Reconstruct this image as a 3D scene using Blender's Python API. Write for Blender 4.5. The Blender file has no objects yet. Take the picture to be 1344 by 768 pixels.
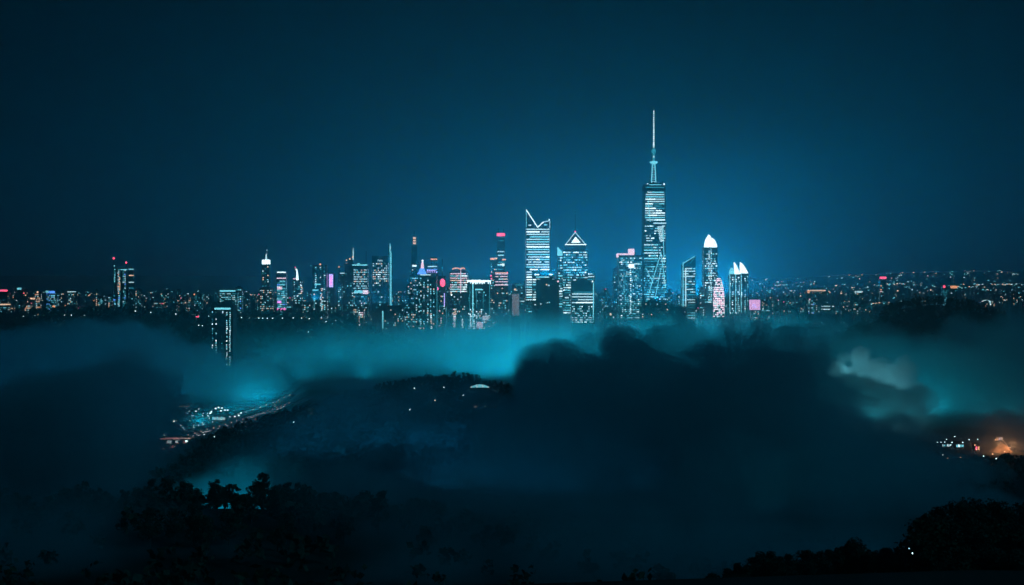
WORLD_STRENGTH = 0.02
HAZE_DENS = 0.00017
HAZE_G = 0.62
HAZE_COL = (0.75, 0.90, 0.97)
MOON_FILL = 0.32
VB = 1
import bpy, bmesh, math, random
from mathutils import Vector, noise
R = random.Random(7)
SC = bpy.context.scene
COL = SC.collection
F = 1846.0            # focal length in photo pixels (1344 wide)
CAMZ = 180.0
def PX(px, Y): return (px - 672.0) / F * Y
def PZ(py, Y): return CAMZ - (py - 384.0) / F * Y

# ------------------------------------------------------------------ render
SC.render.engine = 'CYCLES'
cy = SC.cycles
cy.use_denoising = True
try: cy.denoiser = 'OPENIMAGEDENOISE'
except Exception: pass
cy.max_bounces = 4; cy.diffuse_bounces = 1; cy.glossy_bounces = 1
cy.transmission_bounces = 2; cy.volume_bounces = VB
cy.transparent_max_bounces = 48
cy.sample_clamp_indirect = 1.0
cy.sample_clamp_direct = 0.0
cy.volume_max_steps = 160
cy.use_adaptive_sampling = True; cy.adaptive_threshold = 0.05; cy.adaptive_min_samples = 20
cy.use_light_tree = True
cy.caustics_reflective = False; cy.caustics_refractive = False
SC.view_settings.view_transform = 'Standard'
SC.view_settings.look = 'None'
SC.view_settings.gamma = 1.0
SC.view_settings.exposure = 0.0
SC.view_settings.use_curve_mapping = False

# ------------------------------------------------------------------ camera
cam = bpy.data.cameras.new('camera'); camo = bpy.data.objects.new('camera', cam)
COL.objects.link(camo); SC.camera = camo
cam.sensor_width = 36.0; cam.lens = F / 1344.0 * 36.0
cam.clip_start = 1.0; cam.clip_end = 90000.0
camo.location = (0, 0, CAMZ); camo.rotation_euler = (math.radians(90), 0, 0)

# ------------------------------------------------------------------ world
SUN_EL, SUN_ROT = math.radians(-4.0), math.radians(0.0)
w = bpy.data.worlds.new('World'); SC.world = w; w.use_nodes = True
nt = w.node_tree; nt.nodes.clear()
sky = nt.nodes.new('ShaderNodeTexSky'); sky.sky_type = 'NISHITA'; sky.sun_disc = False
sky.sun_elevation = SUN_EL; sky.sun_rotation = SUN_ROT
sky.air_density = 1.0; sky.dust_density = 0.5; sky.ozone_density = 3.0
tint = nt.nodes.new('ShaderNodeMix'); tint.data_type = 'RGBA'; tint.blend_type = 'MULTIPLY'
tint.inputs[0].default_value = 1.0
tint.inputs[7].default_value = (0.012, 0.80, 0.85, 1)
bg = nt.nodes.new('ShaderNodeBackground'); bg.inputs[1].default_value = WORLD_STRENGTH
wo = nt.nodes.new('ShaderNodeOutputWorld')
nt.links.new(sky.outputs[0], tint.inputs[6]); nt.links.new(tint.outputs[2], bg.inputs[0])
nt.links.new(bg.outputs[0], wo.inputs[0])

sun = bpy.data.lights.new('moon_fill', 'SUN'); sun.energy = MOON_FILL; sun.angle = math.radians(3.0)
sun.color = (0.015, 0.55, 1.0)
suno = bpy.data.objects.new('moon_fill', sun); COL.objects.link(suno)
suno.rotation_euler = (math.radians(58), 0, math.radians(62))  # added cool light, no moon in view; lifts and shapes the dark fog

# ------------------------------------------------------------------ materials
def material(name): 
    m = bpy.data.materials.new(name); m.use_nodes = True
    m.node_tree.nodes.clear(); return m
def nd(m, t): return m.node_tree.nodes.new(t)
def lk(m, a, b): m.node_tree.links.new(a, b)
def surf(name, base, rough=0.7, scale=0.05, var=0.35, metal=0.0, spec=0.3):
    """plain procedural surface: base colour broken up by noise"""
    m = material(name)
    tc = nd(m, 'ShaderNodeTexCoord'); n = nd(m, 'ShaderNodeTexNoise')
    n.inputs['Scale'].default_value = scale; n.inputs['Detail'].default_value = 4
    lk(m, tc.outputs['Object'], n.inputs['Vector'])
    cr = nd(m, 'ShaderNodeValToRGB')
    lo = tuple(c * (1 - var) for c in base); hi = tuple(min(1, c * (1 + var)) for c in base)
    cr.color_ramp.elements[0].color = (*lo, 1); cr.color_ramp.elements[0].position = 0.3
    cr.color_ramp.elements[1].color = (*hi, 1); cr.color_ramp.elements[1].position = 0.7
    lk(m, n.outputs[0], cr.inputs[0])
    b = nd(m, 'ShaderNodeBsdfPrincipled'); lk(m, cr.outputs[0], b.inputs['Base Color'])
    b.inputs['Roughness'].default_value = rough; b.inputs['Metallic'].default_value = metal
    b.inputs['Specular IOR Level'].default_value = spec
    o = nd(m, 'ShaderNodeOutputMaterial'); lk(m, b.outputs[0], o.inputs[0])
    return m
def glow(name, col, s):
    """emissive surface: a lamp, a lit pane, or a wall with painted-in light"""
    m = material(name)
    b = nd(m, 'ShaderNodeBsdfPrincipled')
    b.inputs['Base Color'].default_value = (0.05, 0.06, 0.07, 1)
    b.inputs['Roughness'].default_value = 0.4
    b.inputs['Emission Color'].default_value = (*col, 1)
    b.inputs['Emission Strength'].default_value = s
    o = nd(m, 'ShaderNodeOutputMaterial'); lk(m, b.outputs[0], o.inputs[0])
    m.cycles.emission_sampling = 'NONE'
    return m

# ------------------------------------------------------------------ mesh helpers
class MB:
    """collects faces (with a material slot each) and links them as one mesh"""
    def __init__(s): s.v = []; s.f = []; s.mi = []; s.mats = []
    def slot(s, m):
        if m not in s.mats: s.mats.append(m)
        return s.mats.index(m)
    def quad(s, a, b, c, d, m):
        i = len(s.v); s.v += [a, b, c, d]; s.f.append((i, i+1, i+2, i+3)); s.mi.append(s.slot(m))
    def tri(s, a, b, c, m):
        i = len(s.v); s.v += [a, b, c]; s.f.append((i, i+1, i+2)); s.mi.append(s.slot(m))
    def prism(s, pts, z0, z1, m, top=None, bottom=True):
        """extrude an outline; `top` = outline of the upper ring (taper / twist / slant with own z)"""
        n = len(pts); i = len(s.v); k = s.slot(m)
        up = top if top else [(p[0], p[1]) for p in pts]
        s.v += [(p[0], p[1], z0) for p in pts]
        s.v += [(p[0], p[1], p[2] if len(p) > 2 else z1) for p in up]
        for j in range(n):
            q = (j + 1) % n
            s.f.append((i+j, i+q, i+n+q, i+n+j)); s.mi.append(k)
        s.f.append(tuple(range(i+n, i+2*n))); s.mi.append(k)
        if bottom: s.f.append(tuple(range(i+n-1, i-1, -1))); s.mi.append(k)
    def box(s, x0, x1, y0, y1, z0, z1, m):
        s.prism([(x0, y0), (x1, y0), (x1, y1), (x0, y1)], z0, z1, m)
    def bar(s, a, b, r, m, n=6, r2=None):
        a = Vector(a); b = Vector(b); r2 = r if r2 is None else r2
        d = (b - a).normalized()
        u = d.cross(Vector((0, 1, 0)))
        if u.length < 0.05: u = d.cross(Vector((1, 0, 0)))
        u.normalize(); w_ = d.cross(u)
        i = len(s.v); k = s.slot(m)
        for p, rr in ((a, r), (b, r2)):
            for j in range(n):
                t = 2 * math.pi * j / n
                s.v.append(tuple(p + (u * math.cos(t) + w_ * math.sin(t)) * rr))
        for j in range(n):
            q = (j + 1) % n
            s.f.append((i+j, i+q, i+n+q, i+n+j)); s.mi.append(k)
        s.f.append(tuple(range(i+n, i+2*n))); s.mi.append(k)
        s.f.append(tuple(range(i+n-1, i-1, -1))); s.mi.append(k)
    def lathe(s, prof, m, n=16, cx=0, cy=0, sx=1, sy=1):
        i = len(s.v); k = s.slot(m)
        for (r, z) in prof:
            for j in range(n):
                t = 2 * math.pi * j / n
                s.v.append((cx + r * sx * math.cos(t), cy + r * sy * math.sin(t), z))
        for a in range(len(prof) - 1):
            for j in range(n):
                q = (j + 1) % n
                s.f.append((i+a*n+j, i+a*n+q, i+(a+1)*n+q, i+(a+1)*n+j)); s.mi.append(k)
        s.f.append(tuple(range(i+(len(prof)-1)*n, i+len(prof)*n))); s.mi.append(k)
        s.f.append(tuple(range(i+n-1, i-1, -1))); s.mi.append(k)
    def build(s, name, parent=None, loc=None, rz=0.0, smooth=False):
        me = bpy.data.meshes.new(name); me.from_pydata(s.v, [], s.f)
        for m in s.mats: me.materials.append(m)
        me.polygons.foreach_set('material_index', s.mi)
        if smooth: me.polygons.foreach_set('use_smooth', [True] * len(s.f))
        me.update()
        o = bpy.data.objects.new(name, me); COL.objects.link(o)
        if parent is not None: o.parent = parent
        if loc is not None: o.location = loc
        if rz: o.rotation_euler = (0, 0, rz)
        return o
def tag(o, label=None, cat=None, group=None, kind=None):
    if label: o['label'] = label
    if cat: o['category'] = cat
    if group: o['group'] = group
    if kind: o['kind'] = kind
    return o
def thing(name, label, cat, loc, rz=0.0, group=None):
    o = bpy.data.objects.new(name, None); COL.objects.link(o)
    o.empty_display_size = 5
    o.location = loc; o.rotation_euler = (0, 0, rz)
    return tag(o, label, cat, group)
def copy_thing(o, loc, rz=0.0, sc=1.0, label=None, group=None):
    c = o.copy(); COL.objects.link(c); c.location = loc; c.rotation_euler = (0, 0, rz)
    c.scale = (sc, sc, sc) if not isinstance(sc, tuple) else sc
    if label: c['label'] = label
    if group: c['group'] = group
    for ch in o.children:
        d = ch.copy(); COL.objects.link(d); d.parent = c
        for g in ch.children:
            e = g.copy(); COL.objects.link(e); e.parent = d
    return c

# ------------------------------------------------------------------ ground
HILLS = [  # cx, cy, amp, sx, sy
    (-120, 640, 30, 150, 120), (-330, 700, 6, 160, 140),
    (-165, 1500, 44, 100, 190), (-45, 1540, 36, 80, 200), (120, 1600, 34, 120, 220),
    (-640, 3060, 96, 270, 120), (-1080, 3000, 98, 260, 150), (-380, 3100, 56, 130, 120),
    (690, 2350, 122, 125, 160), (900, 2400, 70, 150, 200), (590, 2500, 26, 110, 160),
    (105, 235, 12, 32, 40), (470, 1250, 13, 130, 110),
    (-3500, 10500, 190, 2600, 900), (0, 11000, 170, 2800, 900), (3200, 9500, 225, 2000, 900),
    (6500, 10500, 200, 2600, 1200), (-7500, 11500, 210, 2600, 1200),
]
def gz(x, y):
    z = 177.0 * math.exp(-(max(0.0, y) / 520.0) ** 1.3) if y > 0 else 177.0
    for (cx, cy_, a, sx, sy) in HILLS:
        z += a * math.exp(-((x - cx) / sx) ** 2 * 0.5 - ((y - cy_) / sy) ** 2 * 0.5)
    z += 3.0 * noise.noise(Vector((x / 90.0, y / 90.0, 3.3))) * min(1.0, z / 25.0)
    return z - 0.0
def axis(segs):
    out = []
    for a, b, st in segs:
        n = max(1, round((b - a) / st)); out += [a + (b - a) * i / n for i in range(n)]
    out.append(segs[-1][1]); return out
xs = axis([(-32000, -9000, 2300), (-9000, -1600, 370), (-1600, 1600, 26), (1600, 9000, 370), (9000, 32000, 2300)])
ys = axis([(-3000, -60, 300), (-60, 900, 20), (900, 3600, 27), (3600, 15000, 300), (15000, 45000, 3000)])
m_ground = surf('ground_earth', (0.035, 0.045, 0.035), 0.95, 0.02, 0.5, spec=0.1)
g = MB(); g.slot(m_ground)
g.v = [(x, y, gz(x, y)) for y in ys for x in xs]
nx = len(xs)
for j in range(len(ys) - 1):
    for i in range(nx - 1):
        a = j * nx + i; g.f.append((a, a+1, a+nx+1, a+nx)); g.mi.append(0)
tag(g.build('ground', smooth=True), 'dark valley floor and hills running out to the horizon', 'ground', kind='structure')

# ------------------------------------------------------------------ haze
def volume_mat(name, col, dens, aniso=0.0):
    m = material(name)
    v = nd(m, 'ShaderNodeVolumePrincipled')
    v.inputs['Color'].default_value = (*col, 1); v.inputs['Density'].default_value = dens
    v.inputs['Anisotropy'].default_value = aniso
    o = nd(m, 'ShaderNodeOutputMaterial'); lk(m, v.outputs[0], o.inputs['Volume'])
    return m
h = MB(); hm = volume_mat('haze_air', HAZE_COL, HAZE_DENS, HAZE_G)
h.box(-33000, 33000, -3500, 46000, -1.0, 760, hm)
tag(h.build('haze'), 'thin blue night haze over the whole valley', 'haze', kind='stuff')

# ------------------------------------------------------------------ fog banks
def fog_bank(name, label, Y0, Y1, prof, dens, scale=150.0, amp=40.0, soft=25.0, ysoft=60.0,
             col=(0.80, 0.92, 0.95), seed=0.0, hole=None, bottom=0.0, step=0.5, aniso=0.15, detail=3.0, wisp=0.5, billow=0.8, puff=70.0, edge=2.0, along=1.0):
    """prof: [(photo px, photo py)] of the bank's top at mid depth. A closed lumpy shell with drifting density inside."""
    Ym = (Y0 + Y1) / 2
    pts = [(PX(p, Ym), PZ(q, Ym)) for p, q in prof]
    xa, xb = pts[0][0], pts[-1][0]
    zt = max(z for x, z in pts)
    def top(x):
        for (x1, z1), (x2, z2) in zip(pts, pts[1:]):
            if x <= x2:
                t = (x - x1) / (x2 - x1); t = t * t * (3 - 2 * t)
                return z1 + (z2 - z1) * t
        return pts[-1][1]
    # shell
    n = 64; rows = 9
    b = MB(); mt = material(name + '_vapour'); b.slot(mt)
    mg = amp * 0.62
    D = (Y1 - Y0)
    for j in range(rows):
        ty = -1 + 2 * j / (rows - 1)
        fall = (max(0.0, 1 - abs(ty) ** 3)) ** 0.5
        for i in range(n + 1):
            tx = i / n; x = xa + (xb - xa) * tx
            ex = min(1.0, 8 * tx, 8 * (1 - tx)) ** 0.5
            z = bottom + 1 + max(2.0, (top(x) + mg - bottom)) * max(0.02, fall * ex)
            z += 0.25 * amp * noise.noise(Vector((x / 60.0, ty * 4, seed))) * fall * ex
            b.v.append((x, ty * D / 2, max(z, bottom + 2)))
    N = n + 1
    base = len(b.v)
    b.v += [(v[0], v[1], bottom) for v in b.v]
    for j in range(rows - 1):
        for i in range(n):
            a = j * N + i
            b.f.append((a, a+1, a+N+1, a+N)); b.mi.append(0)
            b.f.append((base+a, base+a+N, base+a+N+1, base+a+1)); b.mi.append(0)
    for i in range(n):
        b.f.append((i+1, i, base+i, base+i+1)); b.mi.append(0)
        a = (rows-1)*N + i
        b.f.append((a, a+1, base+a+1, base+a)); b.mi.append(0)
    for j in range(rows - 1):
        a = j * N; b.f.append((a, a+N, base+a+N, base+a)); b.mi.append(0)
        a = j * N + n; b.f.append((a+N, a, base+a, base+a+N)); b.mi.append(0)
    # vapour density
    m = mt
    def math_(op, a, c=None, clamp=False):
        q = nd(m, 'ShaderNodeMath'); q.operation = op; q.use_clamp = clamp
        for i, s in enumerate((a, c)):
            if s is None: continue
            if isinstance(s, (int, float)): q.inputs[i].default_value = s
            else: lk(m, s, q.inputs[i])
        return q.outputs[0]
    tc = nd(m, 'ShaderNodeTexCoord'); sp = nd(m, 'ShaderNodeSeparateXYZ'); lk(m, tc.outputs['Object'], sp.inputs[0])
    x, y, z = sp.outputs
    add = nd(m, 'ShaderNodeVectorMath'); add.operation = 'ADD'; add.inputs[1].default_value = (seed * 731.0, seed * 377.0, 0)
    sq = nd(m, 'ShaderNodeVectorMath'); sq.operation = 'MULTIPLY'; sq.inputs[1].default_value = (1, along, 1.15)
    lk(m, tc.outputs['Object'], sq.inputs[0]); lk(m, sq.outputs[0], add.inputs[0])
    ns = nd(m, 'ShaderNodeTexNoise'); ns.inputs['Scale'].default_value = 1.0 / scale
    ns.inputs['Detail'].default_value = detail; ns.inputs['Roughness'].default_value = 0.55
    ns.inputs['Distortion'].default_value = 0.3
    lk(m, add.outputs[0], ns.inputs['Vector'])
    nz = math_('SUBTRACT', ns.outputs[0], 0.5)
    if billow > 0:      # rounded puffs, warped by the drifting noise
        wr = nd(m, 'ShaderNodeVectorMath'); wr.operation = 'SCALE'; wr.inputs[0].default_value = (scale * 0.5, scale * 0.35, -scale * 0.4)
        lk(m, ns.outputs[0], wr.inputs['Scale'])
        ad2 = nd(m, 'ShaderNodeVectorMath'); ad2.operation = 'ADD'; lk(m, add.outputs[0], ad2.inputs[0]); lk(m, wr.outputs[0], ad2.inputs[1])
        vo = nd(m, 'ShaderNodeTexVoronoi'); vo.feature = 'F1'; vo.inputs['Scale'].default_value = 1.0 / puff
        lk(m, ad2.outputs[0], vo.inputs['Vector'])
        nz = math_('ADD', math_('MULTIPLY', nz, 1.0 - 0.4 * billow), math_('MULTIPLY', math_('SUBTRACT', 0.56, vo.outputs['Distance']), 0.8 * billow))
    fc = nd(m, 'ShaderNodeFloatCurve')
    u = math_('DIVIDE', math_('SUBTRACT', x, xa), xb - xa, True)
    lk(m, u, fc.inputs[1]); cu = fc.mapping.curves[0]
    zmin = min(bottom, min(zz for _, zz in pts)); span = zt - zmin
    S = 24
    for k in range(S + 1):
        xx = k / S; vv = (top(xa + (xb - xa) * xx) - zmin) / span
        if k == 0: cu.points[0].location = (0, vv)
        elif k == S: cu.points[-1].location = (1, vv)
        else: cu.points.new(xx, vv)
    fc.mapping.update()
    H = math_('ADD', math_('MULTIPLY', fc.outputs[0], span), zmin)
    H = math_('ADD', H, math_('MULTIPLY', nz, amp * 2.0))
    tz = math_('DIVIDE', math_('SUBTRACT', H, z), soft, True)
    # front, back and end fade, ragged with the same noise
    ya = math_('ABSOLUTE', y)
    ty = math_('DIVIDE', math_('SUBTRACT', math_('ADD', D / 2, math_('MULTIPLY', nz, ysoft * 1.5)), ya), ysoft, True)
    ex = math_('MINIMUM', math_('DIVIDE', math_('SUBTRACT', x, xa), (xb - xa) * 0.12, True),
               math_('DIVIDE', math_('SUBTRACT', xb, x), (xb - xa) * 0.12, True))
    d = math_('MULTIPLY', math_('MULTIPLY', tz, ty), ex)
    d = math_('POWER', d, edge)
    wv = math_('ADD', math_('MULTIPLY', ns.outputs[0], 2.0 * wisp), 1.0 - wisp)
    d = math_('MULTIPLY', d, math_('MULTIPLY', wv, dens))
    if hole:
        for (hx, hz, hr) in hole:
            dx = math_('SUBTRACT', x, hx); dz = math_('SUBTRACT', z, hz)
            q = math_('SQRT', math_('ADD', math_('MULTIPLY', dx, dx), math_('MULTIPLY', math_('MULTIPLY', dz, dz), 3.0)))
            q = math_('ADD', q, math_('MULTIPLY', nz, -hr * 1.6))
            d = math_('MULTIPLY', d, math_('DIVIDE', q, hr, True))
    v = nd(m, 'ShaderNodeVolumePrincipled'); v.inputs['Color'].default_value = (*col, 1)
    v.inputs['Anisotropy'].default_value = aniso
    lk(m, d, v.inputs['Density'])
    o = nd(m, 'ShaderNodeOutputMaterial'); lk(m, v.outputs[0], o.inputs['Volume'])
    m.cycles.volume_step_rate = step
    m.cycles.volume_sampling = 'MULTIPLE_IMPORTANCE'
    ob = b.build('fog_bank', loc=(0, Ym, 0))
    tag(ob, label, 'fog', kind='stuff')
    return ob
# ------------------------------------------------------------------ fog banks, far to near
fog_bank('city_fog', 'broad layer of glowing blue fog round the feet of the skyscrapers', 2450, 3950,
         [(-160, 440), (60, 430), (200, 432), (300, 428), (420, 412), (520, 404), (600, 400), (690, 396), (740, 398), (800, 402), (900, 400), (1000, 402), (1120, 414), (1250, 430)],
         0.0044, 200, 30, 85, 120, seed=1.0, step=0.4, billow=.6, puff=110)
fog_bank('left_fog', 'lit fog curling over the dark wooded hill on the left', 2080, 2450,
         [(-120, 456), (-30, 440), (40, 430), (90, 416), (140, 418), (185, 432), (215, 446), (260, 452), (300, 470), (360, 480), (420, 500)],
         0.009, 110, 40, 16, 70, seed=2.0, step=0.46, puff=75)
fog_bank('left_cloud', 'dark cloud mass on the left, in front of the glowing road', 1050, 1380,
         [(-80, 530), (20, 505), (90, 490), (150, 470), (185, 476), (205, 505), (222, 570), (236, 660)],
         0.018, 70, 46, 12, 40, seed=3.0, step=0.27, puff=40, edge=1.2, along=.4, billow=.6, detail=4.5)
fog_bank('centre_cloud', 'big dark billowing cloud below the tallest towers', 1000, 1330,
         [(330, 680), (420, 630), (500, 600), (570, 575), (620, 545), (660, 512), (690, 478), (714, 446), (740, 426), (766, 452), (798, 430), (830, 438), (856, 462), (884, 444), (930, 436), (980, 430), (1015, 430), (1044, 444), (1062, 466), (1080, 500), (1100, 545), (1160, 562), (1230, 590), (1300, 625), (1360, 650)],
         0.017, 75, 52, 12, 40, seed=4.0, step=0.17, detail=5.0, puff=32, wisp=.7, edge=1.2, billow=.7, along=.35)
fog_bank('right_cloud', 'teal cloud filling the valley under the right hill', 1780, 2150,
         [(1010, 470), (1060, 424), (1110, 418), (1145, 428), (1190, 444), (1245, 442), (1290, 424), (1360, 412), (1450, 410)],
         0.010, 120, 44, 18, 70, seed=5.0, step=0.46, puff=60)
fog_bank('lit_puff', 'pale ragged puff of cloud lit from below, right of the big dark cloud', 1640, 1775,
         [(1060, 560), (1085, 490), (1105, 470), (1130, 466), (1160, 478), (1185, 474), (1205, 500), (1235, 560)],
         0.020, 40, 34, 10, 30, seed=11.0, step=0.41, detail=4.0, puff=26, wisp=.8, along=.4)
fog_bank('hill_mist', 'thin mist drifting before the middle wooded hill', 1060, 1290,
         [(230, 596), (330, 540), (420, 498), (520, 474), (620, 480), (700, 500), (780, 530)],
         0.0085, 80, 44, 36, 70, seed=8.0, step=0.50, puff=60)
fog_bank('road_mist', 'faint mist lying over the left highway', 1480, 2050,
         [(190, 590), (225, 545), (290, 525), (350, 520), (400, 545), (430, 580)],
         0.0036, 80, 40, 40, 90, seed=10.0, step=0.54, puff=60)
fog_bank('works_mist', 'amber-lit mist over the works yard at the right edge', 1420, 1720,
         [(1200, 610), (1240, 575), (1290, 540), (1330, 525), (1400, 520), (1480, 560)],
         0.006, 90, 40, 40, 60, seed=9.0, step=0.54, puff=60)
fog_bank('ridge_mist', 'pale mist rising behind the wooded ridge at lower left', 820, 1010,
         [(200, 660), (235, 640), (260, 612), (300, 596), (340, 600), (380, 625), (430, 655)],
         0.010, 60, 34, 14, 40, seed=7.0, step=0.46, puff=34)
fog_bank('near_mist', 'dark mist welling up over the near slope along the bottom', 420, 620,
         [(-300, 620), (-100, 630), (60, 632), (160, 650), (225, 684), (330, 704), (410, 692), (480, 656), (600, 640), (720, 622), (860, 610), (980, 615), (1080, 630), (1180, 650), (1300, 668), (1450, 680)],
         0.016, 70, 38, 26, 50, seed=6.0, step=0.41, puff=50)

# ------------------------------------------------------------------ unseen spots added to make fog and haze glow, standing for city light
CY = (0.003, 0.45, 1.0); TEAL = (0.004, 0.66, 1.0); PALE = (0.25, 0.75, 1.0); AMB = (1.0, 0.42, 0.18); GREEN = (0.008, 0.68, 0.9); PUFF_FILL = (.22, .82, .95)
def lamp(name, px, py, Y, watt, col=CY, r=4.0, half=86):
    """an added spot turned up into fog or haze, not seen itself"""
    l = bpy.data.lights.new(name, 'SPOT'); l.energy = watt; l.color = col; l.shadow_soft_size = r
    l.spot_size = math.radians(2 * half); l.spot_blend = 0.03; l.show_cone = False
    o = bpy.data.objects.new(name, l); COL.objects.link(o)
    o.location = (PX(px, Y), Y, max(PZ(py, Y) if py < 400 else 0.0, gz(PX(px, Y), Y) + 7)); o.rotation_euler = (math.pi, 0, 0); return o
# hidden spots added far behind the skyscrapers to make the sky glow
for px, P in [(931, 2.6), (870, 0.35), (823, 0.35), (705, 0.28), (629, 0.3), (473, 0.2), (350, 0.08)]:
    lamp('city_glow', px, 388, 6500, P * 1e7, CY, 20, 89.5)
# added ground lamps that light the fog from inside
for px, Y, P in [(735, 2880, 12), (700, 2840, 9), (665, 2900, 8), (635, 2800, 6), (600, 2900, 5), (775, 2900, 7), (560, 2780, 3), (520, 2900, 3), (480, 2760, 2.4), (440, 2880, 2.4), (400, 2740, 2), (360, 2850, 1.8), (820, 2920, 9), (870, 2900, 15), (920, 2950, 16), (970, 2900, 16), (1030, 2950, 12), (1090, 2950, 6), (390, 3760, 3), (450, 3760, 5), (870, 3430, 5), (800, 3430, 3.5), (848, 3440, 4), (915, 3460, 4), (975, 3440, 3.5), (690, 3440, 4), (742, 3430, 4), (648, 3440, 3.5), (600, 3460, 3), (530, 3760, 7), (585, 3740, 5), (655, 3750, 7), (745, 3760, 8), (800, 3740, 7), (885, 3760, 12), (952, 3740, 12), (1010, 3760, 8)]:
    lamp('fog_fill_light', px, 500, Y, P * 1e5, TEAL, 18)
for px, Y, P, c in [
        (335, 2260, .8, TEAL), (352, 2330, .6, TEAL), (318, 2300, .5, TEAL), (345, 2120, .35, TEAL),         # far end of the highway
        (290, 1990, 1.7, TEAL), (262, 1850, .9, TEAL), (320, 2040, 1.1, TEAL), (240, 1720, .4, TEAL),
        (60, 2400, .9, CY), (120, 2400, 1.2, CY), (180, 2400, 1.0, CY), (240, 2380, .6, CY), (0, 2400, .6, CY),   # left district
        (1120, 1715, .12, PUFF_FILL), (1175, 1715, .12, PUFF_FILL),
        (1095, 1880, 1.1, GREEN), (1140, 1860, 1.2, GREEN), (1185, 1900, 1.0, GREEN), (1225, 1960, .7, GREEN), (1290, 1940, .2, GREEN), (1335, 1940, .15, GREEN),
        (410, 1250, .13, CY), (450, 1240, .14, CY), (500, 1250, .14, CY), (550, 1240, .14, CY), (600, 1250, .13, CY), (365, 1240, .12, CY),  # added to brighten the mist before the middle hill
        (640, 1130, .09, CY), (745, 1110, .04, CY), (690, 1100, .05, CY), (590, 1110, .06, CY), (840, 1130, .03, CY), (1010, 1000, .05, TEAL), (1120, 980, .06, TEAL), (1180, 960, .05, TEAL)]:  # weak lights added in the dark cloud for uneven tone
    lamp('fog_fill_light', px, 560, Y, P * 1e5, c, 8)
lamp('fog_fill_light', 262, 655, 900, 0.22e5, TEAL, 4); lamp('fog_fill_light', 315, 655, 900, 0.26e5, TEAL, 4)  # added to brighten the mist behind the ridge
# added spots: hung in the puff to brighten it, on roofs to lighten towers
for px, py, P in [(1096, 494, .09), (1112, 490, .13), (1130, 494, .12), (1150, 498, .13), (1168, 504, .13), (1184, 510, .14)]:
    l = lamp('fog_fill_light', px, 390, 1712, P * 1e5, PUFF_FILL, 6, 78); l.location.z = PZ(py, 1712)
for px, py, Y, P in [(719, 363, 3376, 9), (757, 364, 3352, 6), (772, 364, 3352, 6), (860, 394, 3316, 9), (885, 400, 3316, 9), (629, 364, 3372, 7), (516, 400, 3396, 5), (538, 371, 3416, 4), (405, 395, 3446, 4), (801, 402, 3326, 6), (676, 378, 3366, 5), (474, 402, 3416, 4), (990, 391, 3396, 5), (943, 361, 3436, 5), (576, 358, 3396, 4)]:
    l = lamp('roof_fill_light', px, 390, Y, P * 0.7e5, CY, 3, 88); l.location.z = PZ(py, Y); l.location.y = Y
# amber work lamps before the earth mound
for px, Y, P in [(1312, 1541, 1.7e4), (1328, 1552, 1.0e4)]:
    l = bpy.data.lights.new('yard_lamp', 'POINT'); l.energy = P; l.color = AMB; l.shadow_soft_size = .6
    o = bpy.data.objects.new('yard_lamp', l); COL.objects.link(o); o.location = (PX(px, Y), Y, gz(PX(px, Y), Y) + 10)
# ------------------------------------------------------------------ city materials
G1 = surf('dark_curtain_glass', (0.030, 0.036, 0.042), 0.35, 0.08, 0.3, spec=0.5)
G2 = surf('grey_cladding', (0.075, 0.080, 0.085), 0.6, 0.06, 0.3)
G3 = surf('pale_concrete', (0.22, 0.21, 0.20), 0.8, 0.05, 0.25)
G4 = surf('black_steel', (0.02, 0.02, 0.022), 0.5, 0.2, 0.3, metal=0.3)
G5 = surf('blue_glass', (0.03, 0.05, 0.075), 0.3, 0.08, 0.3, spec=0.5)
ROOF = surf('roof_felt', (0.05, 0.05, 0.05), 0.9, 0.1, 0.3)
WH = glow('pane_white', (0.58, 0.93, 1.0), 1.35)
WB = glow('pane_bright', (0.72, 0.96, 1.0), 2.6)
CN = glow('pane_cyan', (0.22, 0.85, 1.0), 1.3)
TL = glow('pane_teal', (0.06, 0.55, 0.70), 0.65)
DM = glow('pane_dim', (0.12, 0.50, 0.65), 0.28)
WM = glow('pane_warm', (1.0, 0.66, 0.45), 1.5)
PK = glow('pane_pink', (1.0, 0.68, 0.80), 1.5)
MG = glow('sign_magenta', (0.95, 0.35, 1.0), 1.8)
RD = glow('sign_red', (1.0, 0.10, 0.22), 2.6)
OR = glow('sign_orange', (1.0, 0.42, 0.20), 1.6)
BL = glow('sign_blue', (0.10, 0.32, 1.0), 2.0)
VI = glow('sign_violet', (0.50, 0.40, 1.0), 2.2)
PALW = [(WB, 2), (WH, 5), (CN, 4), (TL, 3), (DM, 2)]
PALD = [(WH, 2), (CN, 3), (TL, 5), (DM, 5)]
PALM = [(WH, 3), (WM, 3), (CN, 3), (TL, 4), (DM, 3)]
PALO = [(WM, 5), (OR, 1), (WH, 2), (TL, 2), (DM, 2)]
PALP = [(PK, 4), (WB, 3), (WM, 3), (WH, 3)]
PALB = [(CN, 5), (TL, 6), (BL, 2), (WH, 2)]
def pick(pal):
    t = R.uniform(0, sum(k for _, k in pal))
    for m, k in pal:
        t -= k
        if t <= 0: return m
    return pal[-1][0]

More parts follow.
